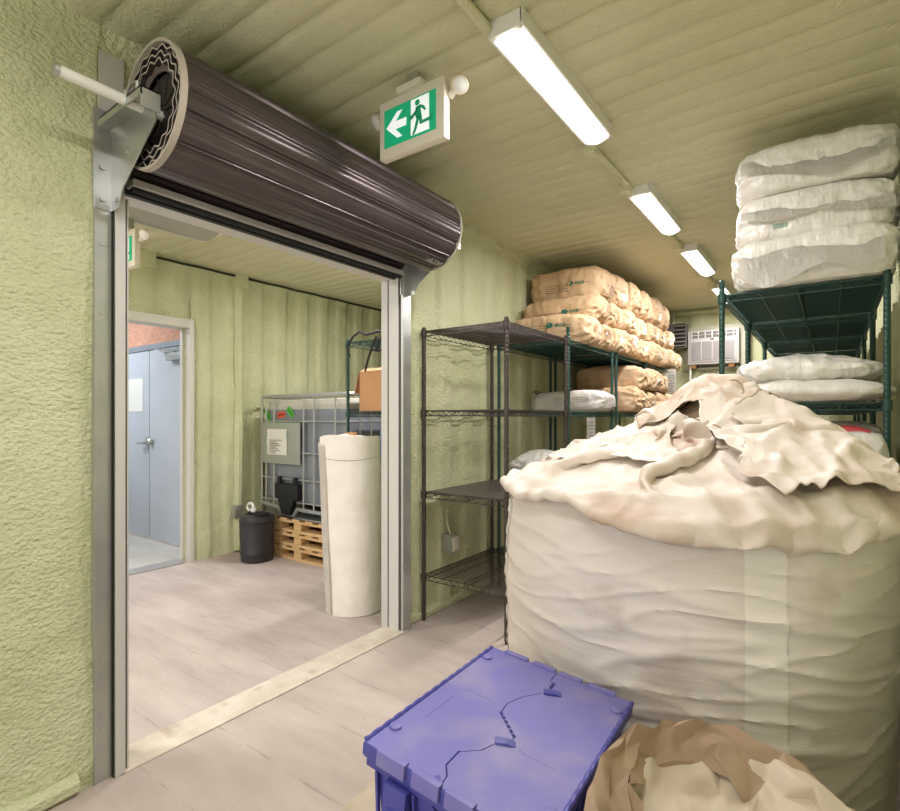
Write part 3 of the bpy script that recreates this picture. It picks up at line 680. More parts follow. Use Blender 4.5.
# white plastic sack low on the rack, tan box
sack('plastic_sack', 'crinkled white plastic sack on the lower shelf behind the big bulk bag', (-1.72, 3.72, .805), .62, .46, .20, 31, M_poly, None, 'pillow', (0, .05, .15), wr=2.2)
t = thing('cardboard_box', 'small brown cardboard box on the shelf under the brown sacks', 'box', (-1.62, 4.62, .805)); bm = NB(); box(bm, -.15, .15, -.15, .15, 0, .24, .004); obj('carton', bm, M_card, t)
# hanging paper sheets
def sheet(loc, w_, h_, label, m=M_paperw, seed=1, ang=0):
    bm = NB(); grid(bm, 6, 14, lambda u, v: ((u - .5) * w_, .006 * math.sin(v * 4 + seed) + .004 * noise.noise(Vector((u * 3, v * 5, seed))), -v * h_)); bmesh.ops.solidify(bm, geom=bm.faces[:], thickness=.0008)
    for i in range(9):
        box(bm, -w_ * .3, w_ * (.3 if i % 3 else .1), -.009, -.0075, -h_ * (.12 + i * .08), -h_ * (.12 + i * .08) + .004, mi=1)
    o = obj('paper_sheet', bm, [m, M_inkd], None); o.location = loc; o.rotation_euler = (0, 0, ang); tag(o, label, 'paper', 'paper lists hung on the left racks'); return o
sheet((-1.445, 3.78, 1.265), .11, .31, 'white paper list hanging below the shelf edge under the printed white sack', seed=1, ang=1.35)
sheet((-1.44, 6.10, 1.80), .15, .36, 'white paper list hanging near the far end of the left racks', seed=3, ang=.9)

# three white sacks on the right rack
R3 = rnd(9)
ws = [('bottom', 1.856, .40), ('middle', 2.055, .40), ('top', 2.262, .41)]
for k, (nm, z, W_) in enumerate(ws):
    L_ = .595
    t, b = sack('poly_sack', 'big white woven poly sack, %s of the three stacked on the right rack' % nm, (-.086 + (-.0, .008, .012)[k], 2.955 + (.0, .02, .0)[k], z), L_, W_ + .06, .238, 101 + k, M_poly, 'white sacks on the right rack', 'block', (0, (.0, .0, -.015)[k], (.03, .06, .04)[k]), n=(70, 44, 26), wr=1.1)
    # front glued flap hanging over the long side
    bm = NB()
    def f(u, v, k=k):
        x = lerp(-.27, .27 if k else .25, u); y = -.225 - .02 * math.sin(u * PI) * v - .012 * v - (.02 if k == 0 else 0) * v; prof_ = (.13, .12, .14)[k]
        z = prof_ + .02 * math.sin(u * 3 + k) - v * ((.155, .06, .10)[k] * (.6 + .5 * noise.noise(Vector((u * 2.5, k, 0))) + .35 * math.sin(u * PI)))
        return (x, y + .006 * noise.noise(Vector((u * 6, v * 3, k + 5))), z)
    grid(bm, 40, 8, f); bmesh.ops.solidify(bm, geom=bm.faces[:], thickness=.002)
    obj('folded_flap', bm, M_poly, t)
    if k == 1:
        bm = NB(); x = 0
        for q in range(9): vs = [bm.verts.new(c) for c in ((x, 0, 0), (x + .004, 0, 0), (x + .004, .022, 0), (x, .022, 0))]; bm.faces.new(vs); x += .0062
        decal('printed_bars', bm, mat('pale green ink', '#8fb3a6', .7), t, b, (-.15, -.23, .045), (1, 0, 0), (0, 0, 1), (0, -1, 0))
# pillow sacks on its middle shelf
sack('poly_sack', 'flat white pillow sack at the front edge of the right middle shelf', (-.085, 2.98, 1.336), .60, .46, .10, 141, M_poly, 'white pillow sacks on the right shelf', 'pillow', (0, 0, .02), n=(56, 40, 12))
sack('poly_sack', 'glossy white pillow sack lying on top of the flat one on the right middle shelf', (-.10, 3.05, 1.425), .56, .44, .125, 147, M_poly, 'white pillow sacks on the right shelf', 'pillow', (0, 0, -.02), n=(56, 40, 12), wr=1.8)
sack('paper_sack', 'brown kraft sack on the right middle shelf behind the glossy white sack', (-.12, 4.2, 1.335), .56, .42, .17, 151, M_kraft, None)
sack('paper_sack', 'upper brown kraft sack deep on the right middle shelf, barely visible', (-.08, 4.25, 1.49), .54, .42, .15, 152, M_kraft, None)
t, b = sack('poly_sack', 'white sack with a red label on the low right shelf behind the bulk bag', (-.05, 2.99, .795), .52, .42, .47, 161, M_poly, None, 'block', (.12, .0, -.1), n=(48, 36, 20), wr=1.5)
bm = patch(.13, .10, 6, 6); decal('red_label', bm, M_red, t, b, (.13, -.10, .45), (1, 0, 0), (0, 1, 0), (0, -.3, 1), .002)
t, b = sack('poly_sack', 'white sack deeper on the low right shelf', (-.1, 3.42, .79), .55, .4, .3, 163, M_poly, None)

# ---------------------------------------------------------------- far wall: air conditioner, louvred unit
t = thing('air_conditioner', 'white window air conditioner set in the far wall', 'air conditioner', (-1.125, YF - .03, 1.905))
bm = NB(); box(bm, -.30, .25, -.16, .05, .0, .405, .012); bd = obj('housing', bm, mat('greyish white plastic', '#b8b5ae', .55), t)  # one even greyish white for housing and front panel
bm = NB(); box(bm, -.275, .225, -.172, -.158, .03, .30, .006)
obj('front_panel', bm, mat('greyish white plastic', '#b8b5ae', .55), t)
for k in range(4):
    x0 = -.255 + k * .118; bm = NB(); box(bm, x0, x0 + .105, -.178, -.170, .05, .27, .002)
    for q in range(14): box(bm, x0 + .004, x0 + .101, -.181, -.177, .055 + q * .015, .062 + q * .015)
    obj('intake_grille', bm, M_acg, t, smooth=False)
bm = NB(); box(bm, -.27, .22, -.163, -.157, .315, .385); obj('outlet_recess', bm, mat('recess grey', '#6e6b68', .6), t, smooth=False)
bm = NB()
for k in range(7): box(bm, -.26 + k * .075, -.252 + k * .075, -.172, -.158, .312, .388)
box(bm, -.27, .22, -.172, -.162, .347, .352); obj('outlet_vanes', bm, M_white, t, smooth=False)
bm = NB(); box(bm, -.05, -.01, -.176, -.171, .285, .30); obj('badge', bm, M_inkd, t, smooth=False)
bm = NB()
for (a, b, c, d) in ((-.36, .36, .41, .47), (-.36, -.30, -.03, .41), (.25, .36, -.03, .41), (-.36, .36, -.06, -.03)): box(bm, a, b, -.05, .06, c, d, .004)
obj('wall_frame', bm, mat('ac surround', '#b5b39c', .6), t)
bm = NB()
for x in (-.24, .17): box(bm, x - .03, x + .03, -.15, -.03, -.045, .0, .003)
obj('support_block', bm, M_woodd, t, smooth=False)
bm = NB(); tube(bm, [(-.275, -.12, .0), (-.278, -.13, -.1), (-.285, -.12, -.5), (-.29, -.12, -1.8)], .012, 8); obj('drain_hose', bm, M_white, t)
t = thing('louvred_heater', 'dark grey louvred unit high in the far left corner', 'heater', (-1.565, 6.85, 2.27))
bm = NB(); box(bm, -.13, .13, -.02, .14, -.16, .14, .006); obj('housing', bm, mat('heater grey', '#6e6a64', .5, .3), t)
bm = NB(); box(bm, -.0, .125, -.022, -.019, -.15, .13); obj('recess', bm, M_black, t, smooth=False)
for k in range(6):
    bm = NB(); box(bm, 0, .12, -.012, .012, -.002, .002, 0, Matrix.Translation((.003, -.03, -.13 + k * .048)) @ Matrix.Rotation(.6, 4, 'X')); obj('louvre', bm, mat('louvre grey', '#a8a49c', .4, .4), t, smooth=False)
bm = NB(); tube(bm, [(-.05, .1, .14), (-.05, .1, .30)], .02, 8); tube(bm, [(-.05, .1, -.1), (-.05, .2, -.1)], .02, 8); obj('hanger', bm, M_galv, t)
sheet((-.46, 4.9, 2.44), .12, .52, 'grey strip hanging from the ceiling beside the green rack post', M_hang, 5, .5)
# electrical: outlets on the foam
def outlet(loc, rot, label, m=M_ivory):
    t = thing('wall_outlet', label, 'outlet', loc, (0, 0, rot)); bm = NB(); box(bm, -.045, .045, -.035, .05, -.06, .06, .006); obj('box', bm, M_galv, t)
    bm = NB(); box(bm, -.032, .032, -.042, -.034, -.048, .048, .004); box(bm, -.016, .016, -.045, -.041, .008, .034, .002); box(bm, -.016, .016, -.045, -.041, -.034, -.008, .002); obj('cover', bm, m, t)
    bm = NB(); tube(bm, [(0, 0, .05), (.0, .03, .12), (-.003, .035, .22)], .007, 6); obj('cable', bm, M_foam, t)
    return t
outlet((-2.045, 2.83, .435), PI / 2, 'white wall outlet on the green foam behind the dark grey rack')
outlet((-4.53, 2.84, .385), PI / 2, 'small grey outlet in the annex on the foam column beside the black pail', M_galv)

# ---------------------------------------------------------------- annex contents
def pallet(z, label):
    t = thing('wooden_pallet', label, 'pallet', (-3.84, 3.52, z), group='wooden pallets under the tank')
    for y in (-.50, 0, .50):
        bm = NB(); box(bm, -.59, .59, y - .05, y + .05, 0, .024, .002); obj('bottom_board', bm, M_wood, t, smooth=False)
        for x in (-.53, -.26, .02, .50):
            bm = NB(); box(bm, x - .05, x + .05, y - .045, y + .045, .024, .084, .002); obj('block', bm, M_wood, t, smooth=False)
        bm = NB(); box(bm, -.59, .59, y - .05, y + .05, .084, .104, .002); obj('stringer_board', bm, M_wood, t, smooth=False)
    for k in range(7):
        bm = NB(); x = -.53 + k * .177; box(bm, x - .05, x + .05, -.55, .55, .104, .120, .002); obj('deck_board', bm, M_wood, t, smooth=False)
    return t
for k, nm in enumerate(('bottom', 'middle', 'top')): pallet(k * .122, 'pale wooden pallet, %s of the three stacked under the caged tank' % nm)
t = thing('caged_tank', 'grey caged plastic bulk liquid tank on the wooden pallets', 'tank', (-3.79, 3.52, .37))
hx, hy = .585, .52
bm = NB(); box(bm, -hx + .03, hx - .03, -hy + .03, hy - .03, .13, .98, .07); bmesh.ops.subdivide_edges(bm, edges=bm.edges[:], cuts=1); obj('tank_body', bm, M_tank, t)
bm = NB(); box(bm, -hx + .035, hx - .035, -hy + .035, hy - .035, .96, 1.06, .045); obj('tank_top', bm, M_tankt, t)
bm = NB()
for z in (.14, .34, .58, .86):
    for (a, b) in (((-hx, -hy), (hx, -hy)), ((hx, -hy), (hx, hy)), ((hx, hy), (-hx, hy)), ((-hx, hy), (-hx, -hy))): tube(bm, [(a[0], a[1], z), (b[0], b[1], z)], .0085, 8)
for x in (-.575, -.51, -.39, .03, .17, .44, .58):
    for y in (-hy, hy): tube(bm, [(x, y * 1.012, .06), (x, y * 1.012, 1.08)], .0085, 8)
for y in np.linspace(-hy, hy, 9):
    for x in (-hx, hx): tube(bm, [(x * 1.012, y, .06), (x * 1.012, y, 1.08)], .0085, 8)
obj('cage', bm, M_galv, t)
bm = NB(); pth = [(-hx + .04, -hy), (hx - .04, -hy), (hx, -hy + .04), (hx, hy), (-hx, hy), (-hx, -hy + .04), (-hx + .04, -hy)]
tube(bm, [(x * 1.01, y * 1.01, 1.09) for x, y in pth], .017, 8); obj('cage_rim', bm, M_galv, t)
bm = NB(); box(bm, -hx, hx, -hy - .03, hy, .0, .012)
pr = [(-.58, .10), (-.30, .08), (-.24, 0), (-.10, 0), (-.04, .08), (.58, .07), (.58, .045), (-.03, .05), (-.085, -.02), (-.255, -.02), (-.31, .05), (-.58, .075)]
prism(bm, [(x, z + .02) for x, z in pr], .02, Matrix.Translation((0, -hy - .03, 0))); obj('base_tray', bm, M_galv, t, smooth=False)
bm = NB(); box(bm, -.34, -.02, -hy - .035, -hy + .05, .16, .30, .01); prism(bm, [(-.30, .17), (-.06, .17), (-.13, .03), (-.23, .03)], .05, Matrix.Translation((0, -hy - .04, 0))); box(bm, -.31, -.27, -hy - .03, -hy - .0, .29, .36); box(bm, -.09, -.05, -hy - .03, -hy - .0, .29, .36); obj('valve_cover', bm, M_black, t)
bm = NB(); box(bm, -.565, -.005, -hy - .02, -hy - .010, .475, .85, .004); pl = obj('sign_plate', bm, mat('plate grey green', '#a9afa3', .4, .4), t)
bm = NB(); grid(bm, 10, 10, lambda u, v: (lerp(-.47, -.18, u), -hy - .024 - .012 * max(0, noise.noise(Vector((u * 3, v * 3, 2)))), lerp(.555, .79, v))); obj('paper_label', bm, M_white, pl)
bm = NB()
for i in range(8): box(bm, -.43, -.43 + .2 * (.5 + .5 * ((i * 37) % 10) / 10), -hy - .0385, -hy - .037, .575 + i * .016, .579 + i * .016)
obj('printed_lines', bm, M_ink, pl, smooth=False)
for (x, z, a, m, bd_) in ((-.535, .92, .9, M_greens, 0), (-.33, .92, -.12, M_orange, 0), (-.20, .945, .75, M_greens, 0)):
    bm = NB(); box(bm, -.055, .055, -.003, 0, -.025, .025, 0, Matrix.Translation((x, -hy + .028, z)) @ Matrix.Rotation(a, 4, 'Y')); st = obj('sticker', bm, m, t, smooth=False)
    bm = NB()
    for q in range(7): box(bm, -.042 + q * .012, -.034 + q * .012, -.004, -.003, -.008, .008, 0, Matrix.Translation((x, -hy + .0275, z)) @ Matrix.Rotation(a, 4, 'Y'))
    obj('sticker_print', bm, M_inkd, st, smooth=False)
# black pail
t = thing('plastic_pail', 'black plastic pail with grey spout cap in front of the pallets', 'pail', (-4.14, 2.79, 0))
bm = NB(); lathe(bm, [(.125, 0), (.138, .01), (.140, .06), (.146, .065), (.146, .09), (.141, .10), (.145, .34), (.152, .345), (.152, .365), (.146, .37), (.140, .40), (.10, .415), (.095, .41), (.0, .408)], 36, capt=False); obj('pail_body', bm, M_pail, t)
bm = NB(); lathe(bm, [(.045, .408), (.045, .43), (.03, .44)], 20, Matrix.Translation((-.02, -.03, 0))); box(bm, .05, .13, -.07, .03, .405, .43, .008); obj('pail_lid_cap', bm, M_black, t)
bm = NB(); tube(bm, [(-.04 + .045 * math.cos(a), -.04, .47 + .035 * math.sin(a)) for a in np.linspace(0, 2 * PI, 16)], .012, 8); lathe(bm, [(.02, .43), (.026, .455), (.02, .47)], 12, Matrix.Translation((.0, -.04, 0))); obj('spout', bm, M_lens, t)
bm = NB(); grid(bm, 10, 8, lambda u, v: (.1475 * math.cos(lerp(3.6, 4.25, u)), .1475 * math.sin(lerp(3.6, 4.25, u)), lerp(.17, .33, v))); pg = obj('label', bm, mat('pail label print', '#d8cfc4', .5, c2='#a03c2c', nscale=40, contrast=.06), t)
# white fabric roll
t = thing('fabric_roll', 'tall white fabric roll standing upright just inside the doorway', 'roll', (-2.565, 2.47, 0), (.0, math.radians(-1.7), 0))
bm = NB()
def f(u, v):
    a = u * 2 * PI; z = v * 1.13
    r = lerp(.178, .194, v) + .006 * fbm(math.cos(a) * 1.3, math.sin(a) * 1.3, z * 2.3, 3) + .002 * ridge(math.cos(a) * 3, math.sin(a) * 3, z * 5)
    r += .010 * max(0, math.sin(a - 3.6)) * v
    zz = z + (.02 * math.sin(a * 1 + 2.6)) * v + .006 * math.sin(a * 3) * v ** 6
    return (r * math.cos(a) - .012 * v, r * math.sin(a), max(zz, 0))
vs = grid(bm, 72, 70, f, True)
bm.faces.new([vs[i][0] for i in range(72)][::-1])
n0 = [vs[i][70] for i in range(72)]
for rr, dz in ((.75, -.012), (.45, .0), (.27, .002)):
    n1 = [bm.verts.new((v.co.x * rr - .012 * (1 - rr), v.co.y * rr, v.co.z + dz + .004 * math.sin(i * .9))) for i, v in enumerate([vs[i][70] for i in range(72)])]
    for i in range(72): bm.faces.new((n0[i], n0[(i + 1) % 72], n1[(i + 1) % 72], n1[i]))
    n0 = n1
bm.faces.new(n0); obj('fabric', bm, M_fabricroll, t)
bm = NB()
def f(u, v):
    a = lerp(2.7, 4.6, u); z = lerp(.02, 1.12, v); r = lerp(.195, .211, v) + .006 * noise.noise(Vector((u * 2, v * 3, 8)))
    return (r * math.cos(a) - .012 * v - .004, r * math.sin(a), z - .03 * u)
grid(bm, 24, 40, f); bmesh.ops.solidify(bm, geom=bm.faces[:], thickness=.003); obj('loose_end', bm, M_fabricroll, t)
bm = NB(); lathe(bm, [(.040, 1.08), (.040, 1.165), (.034, 1.165), (.034, 1.10)], 24, Matrix.Translation((-.012, 0, 0)), capb=False, capt=True); obj('cardboard_core', bm, M_card, t)
bm = NB(); tube(bm, [((.204) * math.cos(a) - .012, .204 * math.sin(a), 1.0 + .012 * math.sin(a * 2)) for a in np.linspace(PI + .2, 2 * PI + .2, 40)], .0012, 4); obj('thread_line', bm, M_inkd, t)
# things on the annex rack
t = thing('cardboard_box', 'open brown cardboard box with printed text on the annex rack shelf', 'box', (-2.64, 3.02, 1.312))
bm = NB(); box(bm, -.26, .26, -.19, .19, 0, .30, .006); cb = obj('carton', bm, M_card, t)
bm = NB(); box(bm, -.005, .0, -.19, .19, -.17, 0, 0, Matrix.Translation((-.262, 0, .30)) @ Matrix.Rotation(math.radians(17), 4, 'Y')); obj('box_flap', bm, M_card, t, smooth=False)
bm = NB(); box(bm, -.25, .25, -.05, .0, 0, .004, 0, Matrix.Translation((0, -.19, .30)) @ Matrix.Rotation(math.radians(-150), 4, 'X')); obj('box_flap', bm, M_card, t, smooth=False)
for i, s_ in enumerate(('ARTICLE NO', 'WEIGHT 20 KG', 'ITEM 104', 'PO   3142-00', 'QTY    1 EA', 'MADE IN')):
    bm = text_mesh(s_, .018); o = obj('printed_text', bm, M_ink, t, smooth=False); o.rotation_euler = (PI / 2, 0, 0); o.location = (-.02, -.1915, .22 - i * .021)
sack('poly_sack', 'white sack on the very top shelf of the annex rack', (-2.62, 3.35, 1.84), .46, .5, .26, 301, M_poly, None)
bm = NB()
for (p) in ([(-2.93, 2.76, 1.72), (-2.95, 2.75, 1.80), (-2.90, 2.765, 1.87), (-2.84, 2.77, 1.90), (-2.76, 2.765, 1.87), (-2.62, 2.765, 1.885), (-2.5, 2.765, 1.86)], [(-2.66, 2.765, 1.85), (-2.70, 2.755, 1.76), (-2.74, 2.75, 1.66), (-2.76, 2.75, 1.60)], [(-2.70, 2.755, 1.76), (-2.64, 2.755, 1.74), (-2.56, 2.76, 1.76)], [(-2.60, 2.765, 1.85), (-2.66, 2.755, 1.74)]): tube(bm, p, .009, 5)
o = rebase(obj('webbing_strap', bm, M_black), (-2.75, 2.76, 1.86)); tag(o, 'black straps tangled over the top shelf edge of the annex rack', 'strap')
t = thing('water_jug', 'blue grey plastic container on the annex rack behind the white roll', 'container', (-2.56, 2.98, .81)); bm = NB(); box(bm, -.15, .15, -.14, .14, 0, .40, .04); obj('jug_body', bm, M_blueg, t); bm = NB(); lathe(bm, [(.04, .39), (.04, .43)], 16); obj('cap', bm, M_white, t)
t = thing('storage_bin', 'blue grey storage bin with pale lid low on the annex rack', 'bin', (-2.6, 3.02, .31)); bm = NB(); box(bm, -.22, .22, -.2, .2, 0, .30, .02); obj('bin_body', bm, M_blueg, t); bm = NB(); box(bm, -.235, .235, -.215, .215, .29, .33, .01); obj('bin_lid', bm, M_lens, t)

# ---------------------------------------------------------------- cloth solver used for the crumpled bag tops
def cloth(P, edges, rest, bend, brest, steps, collide, pins=None, g=.0009, damp=.92, kb=.25):
    P = P.copy(); V = np.zeros_like(P); W = np.ones(len(P))
    if pins is not None: W[pins] = 0
    ea, eb = edges[:, 0], edges[:, 1]; ba, bb = bend[:, 0], bend[:, 1]
    cnt = np.zeros(len(P)); np.add.at(cnt, ea, 1); np.add.at(cnt, eb, 1); cnt2 = np.zeros(len(P)); np.add.at(cnt2, ba, 1); np.add.at(cnt2, bb, 1); cnt2[cnt2 == 0] = 1
    for s in range(steps):
        V *= damp; V[:, 2] -= g; Q = P + V * W[:, None]
        for it in range(7):
            d = Q[eb] - Q[ea]; l = np.linalg.norm(d, axis=1) + 1e-9; c = d * ((l - rest) / l * .5)[:, None]
            A = np.zeros_like(Q); np.add.at(A, ea, c); np.add.at(A, eb, -c); Q += A / cnt[:, None] * 2.0 * W[:, None]
            if it % 2 == 0:
                d = Q[bb] - Q[ba]; l = np.linalg.norm(d, axis=1) + 1e-9; c = d * (np.minimum(l - brest, 0) / l * .5 * kb)[:, None]
                A = np.zeros_like(Q); np.add.at(A, ba, c); np.add.at(A, bb, -c); Q += A / cnt2[:, None] * 2.0 * W[:, None]
        Q = collide(Q, P); V = Q - P; P = Q
    return P
def cloth_grid(nu, nv, closed, init):
    idx = lambda i, j: (i % nu) * nv + j
    P = np.array([init(i, j) for i in range(nu) for j in range(nv)], float); E = []; B = []
    for i in range(nu):
        for j in range(nv):
            nx = closed or i < nu - 1
            if nx: E.append((idx(i, j), idx(i + 1, j)))
            if j < nv - 1: E.append((idx(i, j), idx(i, j + 1)))
            if nx and j < nv - 1: E.append((idx(i, j), idx(i + 1, j + 1))); E.append((idx(i + 1, j), idx(i, j + 1)))
            if closed or i < nu - 2: B.append((idx(i, j), idx(i + 2, j)))
            if j < nv - 2: B.append((idx(i, j), idx(i, j + 2)))
            if closed or i < nu - 4: B.append((idx(i, j), idx(i + 4, j)))
            if j < nv - 4: B.append((idx(i, j), idx(i, j + 4)))
    return P, np.array(E), np.array(B), idx
# ---------------------------------------------------------------- the big bulk bag
BC = Vector((-.42, 1.955)); BR = .60; BZ = 1.045
def bag_r(a, z):
    """radius of the filled bag at angle a, height z"""
    sq = 1 / (abs(math.cos(a)) ** 3.0 + abs(math.sin(a)) ** 3.0) ** (1 / 3.0)
    base = BR * (.62 + .38 * sq / 1.12) * 1.0
    t = z / BZ
    prof = 1 - .05 * (1 - t) ** 2 - .10 * max(0, (.12 - t) / .12) ** 2 + .015 * math.sin(t * PI)
    return base * prof
t = thing('bulk_bag', 'huge round cream woven bulk bag with crumpled open top, in front of the racks', 'bag', (BC.x, BC.y, 0))
bm = NB(); NU = 260; NV = 150
def body(u, v):
    a = u * 2 * PI; z = v * BZ; r = bag_r(a, z); cx, sy = math.cos(a), math.sin(a)
    zz = z + .05 * fbm(cx * .9, sy * .9, 4, 2)
    wr = max(0, 1 - abs(noise.noise(Vector((cx * 1.2 + 3, sy * 1.2, zz * 8)))) * 6) * .007
    wr += max(0, 1 - abs(noise.noise(Vector((cx * 2.2, sy * 2.2 + 9, zz * 17)))) * 6) * .005
    wr += fbm(cx * 1.8, sy * 1.8, z * 1.2, 2) * .016
    tp = max(0, (v - .88) / .12)
    r = r + wr * (1 if v < .97 else .6) - .05 * tp ** 2.5
    return (r * cx, r * sy, z)
vs = grid(bm, NU, NV, body, True)
bm.faces.new([vs[i][0] for i in range(NU)][::-1])
obj('bag_body', bm, M_fibc, t)
# stitched side panels
for k, a0 in enumerate((-1.06, -2.55, .40, 1.9)):
    bm = NB()
    def f(u, v):
        uu = (a0 + (u - .5) * .15) / (2 * PI); p = body(uu, v * .985); r = math.hypot(p[0], p[1]); s = (r + .0022) / r
        return (p[0] * s, p[1] * s, p[2])
    grid(bm, 14, 140, f); obj('seam_panel', bm, M_seam, t)
# the fill surface under the cloth
MOUND = np.array([(.08, .20, .23, .13), (.33, .26, .15, .11), (-.15, .05, .11, .19), (-.36, -.1, .02, .2), (.25, -.08, .07, .2), (.42, .02, .06, .12)])
def fill(x, y):
    r = np.sqrt(x * x + y * y); z = BZ - .02 + .035 * np.clip(1 - (r / .58) ** 2, 0, 1)
    for mx, my, h_, s_ in MOUND: z = z + h_ * np.exp(-((x - mx) ** 2 + (y - my) ** 2) / (2 * s_ * s_))
    e = np.clip((r - .54) / .1, 0, 1); return z - e * e * .06
nu, nv = 200, 60
rs = np.random.RandomState(4)
def init(i, j):
    a = 2 * PI * i / nu; v = j / (nv - 1)
    r0 = math.hypot(*body(a / 2 / PI, 1.0)[:2]) * 1.002 if j == 0 else bag_r(a, BZ * .97) * .99
    ex, ey = .06, .10            # the mouth is gathered near the middle, a little behind
    x0, y0 = r0 * math.cos(a), r0 * math.sin(a)
    k = v ** 1.1 * .90
    x = lerp(x0, ex, k); y = lerp(y0, ey, k)
    z = (BZ - .004 if j == 0 else fill(x, y) + .012) + .10 * v + .05 * v * math.sin(a * 9 + v * 5) + .03 * v * math.sin(a * 17 + 2)
    wf = max(0, math.cos(a + 1.15)) ** .6 * max(0, .35 + 1.2 * noise.noise(Vector((math.cos(a) * 2.5, math.sin(a) * 2.5, 1.7)))); q = min(1, v / .30)
    if j and q < 1:
        rr = math.hypot(x, y); r1 = rr + (.608 - rr) * math.sin(PI * q) * wf; x *= r1 / rr; y *= r1 / rr; z = lerp(z, BZ - .035 + .02 * math.sin(a * 5), math.sin(PI * q) * wf)
    return (x, y, z)
P, E_, B_, idx = cloth_grid(nu, nv, True, init)
P += rs.normal(0, .003, P.shape)
seg_v = .80 / (nv - 1); seg_u = 2 * PI * .60 / nu * 1.0
rest = np.zeros(len(E_)); 
ii, jj = E_[:, 0] // nv, E_[:, 0] % nv; i2, j2 = E_[:, 1] // nv, E_[:, 1] % nv
rest[:] = np.where(ii == i2, seg_v, np.where(jj == j2, seg_u, math.hypot(seg_u, seg_v)))
di = np.abs(B_[:, 0] // nv - B_[:, 1] // nv); di = np.minimum(di, nu - di); dj = np.abs(B_[:, 0] % nv - B_[:, 1] % nv)
brest = (di * seg_u + dj * seg_v) * .93
def coll(Q, P):
    r = np.hypot(Q[:, 0], Q[:, 1]); f = fill(Q[:, 0], Q[:, 1]) + .008
    pen = (Q[:, 2] < f) & (r < .57)
    Q[pen, 2] = f[pen]
    Q[pen, :2] = P[pen, :2] + (Q[pen, :2] - P[pen, :2]) * .655
    out = (r < .618) & (r >= .57) & (Q[:, 2] < BZ - .035); k_ = .618 / r[out]; Q[out, 0] *= k_; Q[out, 1] *= k_
    r = np.hypot(Q[:, 0], Q[:, 1]); lim = .66; o = r > lim; Q[o, 0] *= lim / r[o]; Q[o, 1] *= lim / r[o]
    return Q
pins = np.array([idx(i, 0) for i in range(nu)])
P = cloth(P, E_, rest, B_, brest, 160, coll, pins, kb=.32)
# light smoothing
def crumple(A, k=1.0):
    for i in range(A.shape[0]):
        for j in range(1, A.shape[1]):
            x, y, z = A[i, j]; e = min(1, j / 4)
            w_ = noise.noise(Vector((x * 2, y * 2, 7)))
            d = max(0, 1 - abs(noise.noise(Vector((x * 4.5 + w_, y * 7.5, 1)))) * 4.5) * .022 + max(0, 1 - abs(noise.noise(Vector((x * 10, y * 6 + w_ * 2, 5)))) * 4.5) * .012 + max(0, 1 - abs(noise.noise(Vector((x * 19, y * 23, 9)))) * 4) * .004
            A[i, j, 2] += d * e * k
A = P.reshape(nu, nv, 3)
for _ in range(1):
    A[:, 1:-1] = A[:, 1:-1] * .5 + .125 * (np.roll(A, 1, 0)[:, 1:-1] + np.roll(A, -1, 0)[:, 1:-1] + A[:, :-2] + A[:, 2:])
crumple(A)
bm = NB(); V = [[bm.verts.new(A[i, j]) for j in range(nv)] for i in range(nu)]
for i in range(nu):
    for j in range(nv - 1): bm.faces.new((V[i][j], V[(i + 1) % nu][j], V[(i + 1) % nu][j + 1], V[i][j + 1]))
o = obj('bag_mouth', bm, M_fibct, t)
o.data.set_sharp_from_angle(angle=math.radians(80))
md = o.modifiers.new('s', 'SUBSURF'); md.levels = md.render_levels = 1
bm = NB(); grid(bm, 60, 60, lambda u, v: ((lambda x, y: (x, y, float(fill(np.float64(x), np.float64(y)))))(.50 * v * math.cos(u * 2 * PI), .50 * v * math.sin(u * 2 * PI)))); obj('bag_filling', bm, M_tanw, t)

# loose flaps of the open mouth, fallen over the top
def flap_cloth(name, q, n, slack, lift, m, seed, steps=110, kb=.3):
    c = [np.array(x, float) for x in q]; r_ = np.random.RandomState(seed)
    def init(i, j):
        u, v = i / (n - 1), j / (n - 1)
        p = (c[0] * (1 - u) + c[1] * u) * (1 - v) + (c[3] * (1 - u) + c[2] * u) * v
        p = p + np.array([.05 * noise.noise(Vector((p[0] * 6, p[1] * 6, seed))), .05 * noise.noise(Vector((p[0] * 6, p[1] * 6, seed + 9))), 0])
        return (p[0], p[1], float(fill(p[0], p[1])) + lift + .05 + .07 * math.sin(u * 11 + v * 4 + seed) + p[2] if len(p) > 2 else 0)
    P, E, B, idx = cloth_grid(n, n, False, init)
    P += r_.normal(0, .002, P.shape)
    flat = P.copy(); flat[:, 2] = 0
    rest = np.linalg.norm(flat[E[:, 0]] - flat[E[:, 1]], axis=1) * slack; br = np.linalg.norm(flat[B[:, 0]] - flat[B[:, 1]], axis=1) * slack * .93
    def coll(Q, P):
        r = np.hypot(Q[:, 0], Q[:, 1]); f = fill(Q[:, 0], Q[:, 1]) + lift
        pen = (Q[:, 2] < f) & (r < .60); Q[pen, 2] = f[pen]; Q[pen, :2] = P[pen, :2] + (Q[pen, :2] - P[pen, :2]) * .65
        out = (r < .645) & (r >= .60) & (Q[:, 2] < BZ); k_ = .645 / r[out]; Q[out, 0] *= k_; Q[out, 1] *= k_
        return Q
    P = cloth(P, E, rest, B, br, steps, coll, None, kb=kb); A = P.reshape(n, n, 3)
    crumple(A, 1.05)
    bm = NB(); V = [[bm.verts.new(A[i, j]) for j in range(n)] for i in range(n)]
    for i in range(n - 1):
        for j in range(n - 1): bm.faces.new((V[i][j], V[i + 1][j], V[i + 1][j + 1], V[i][j + 1]))
    o = obj(name, bm, m, t); o.data.set_sharp_from_angle(angle=math.radians(80)); md = o.modifiers.new('s', 'SUBSURF'); md.levels = md.render_levels = 1
    md = o.modifiers.new('t', 'SOLIDIFY'); md.thickness = .002
    return o
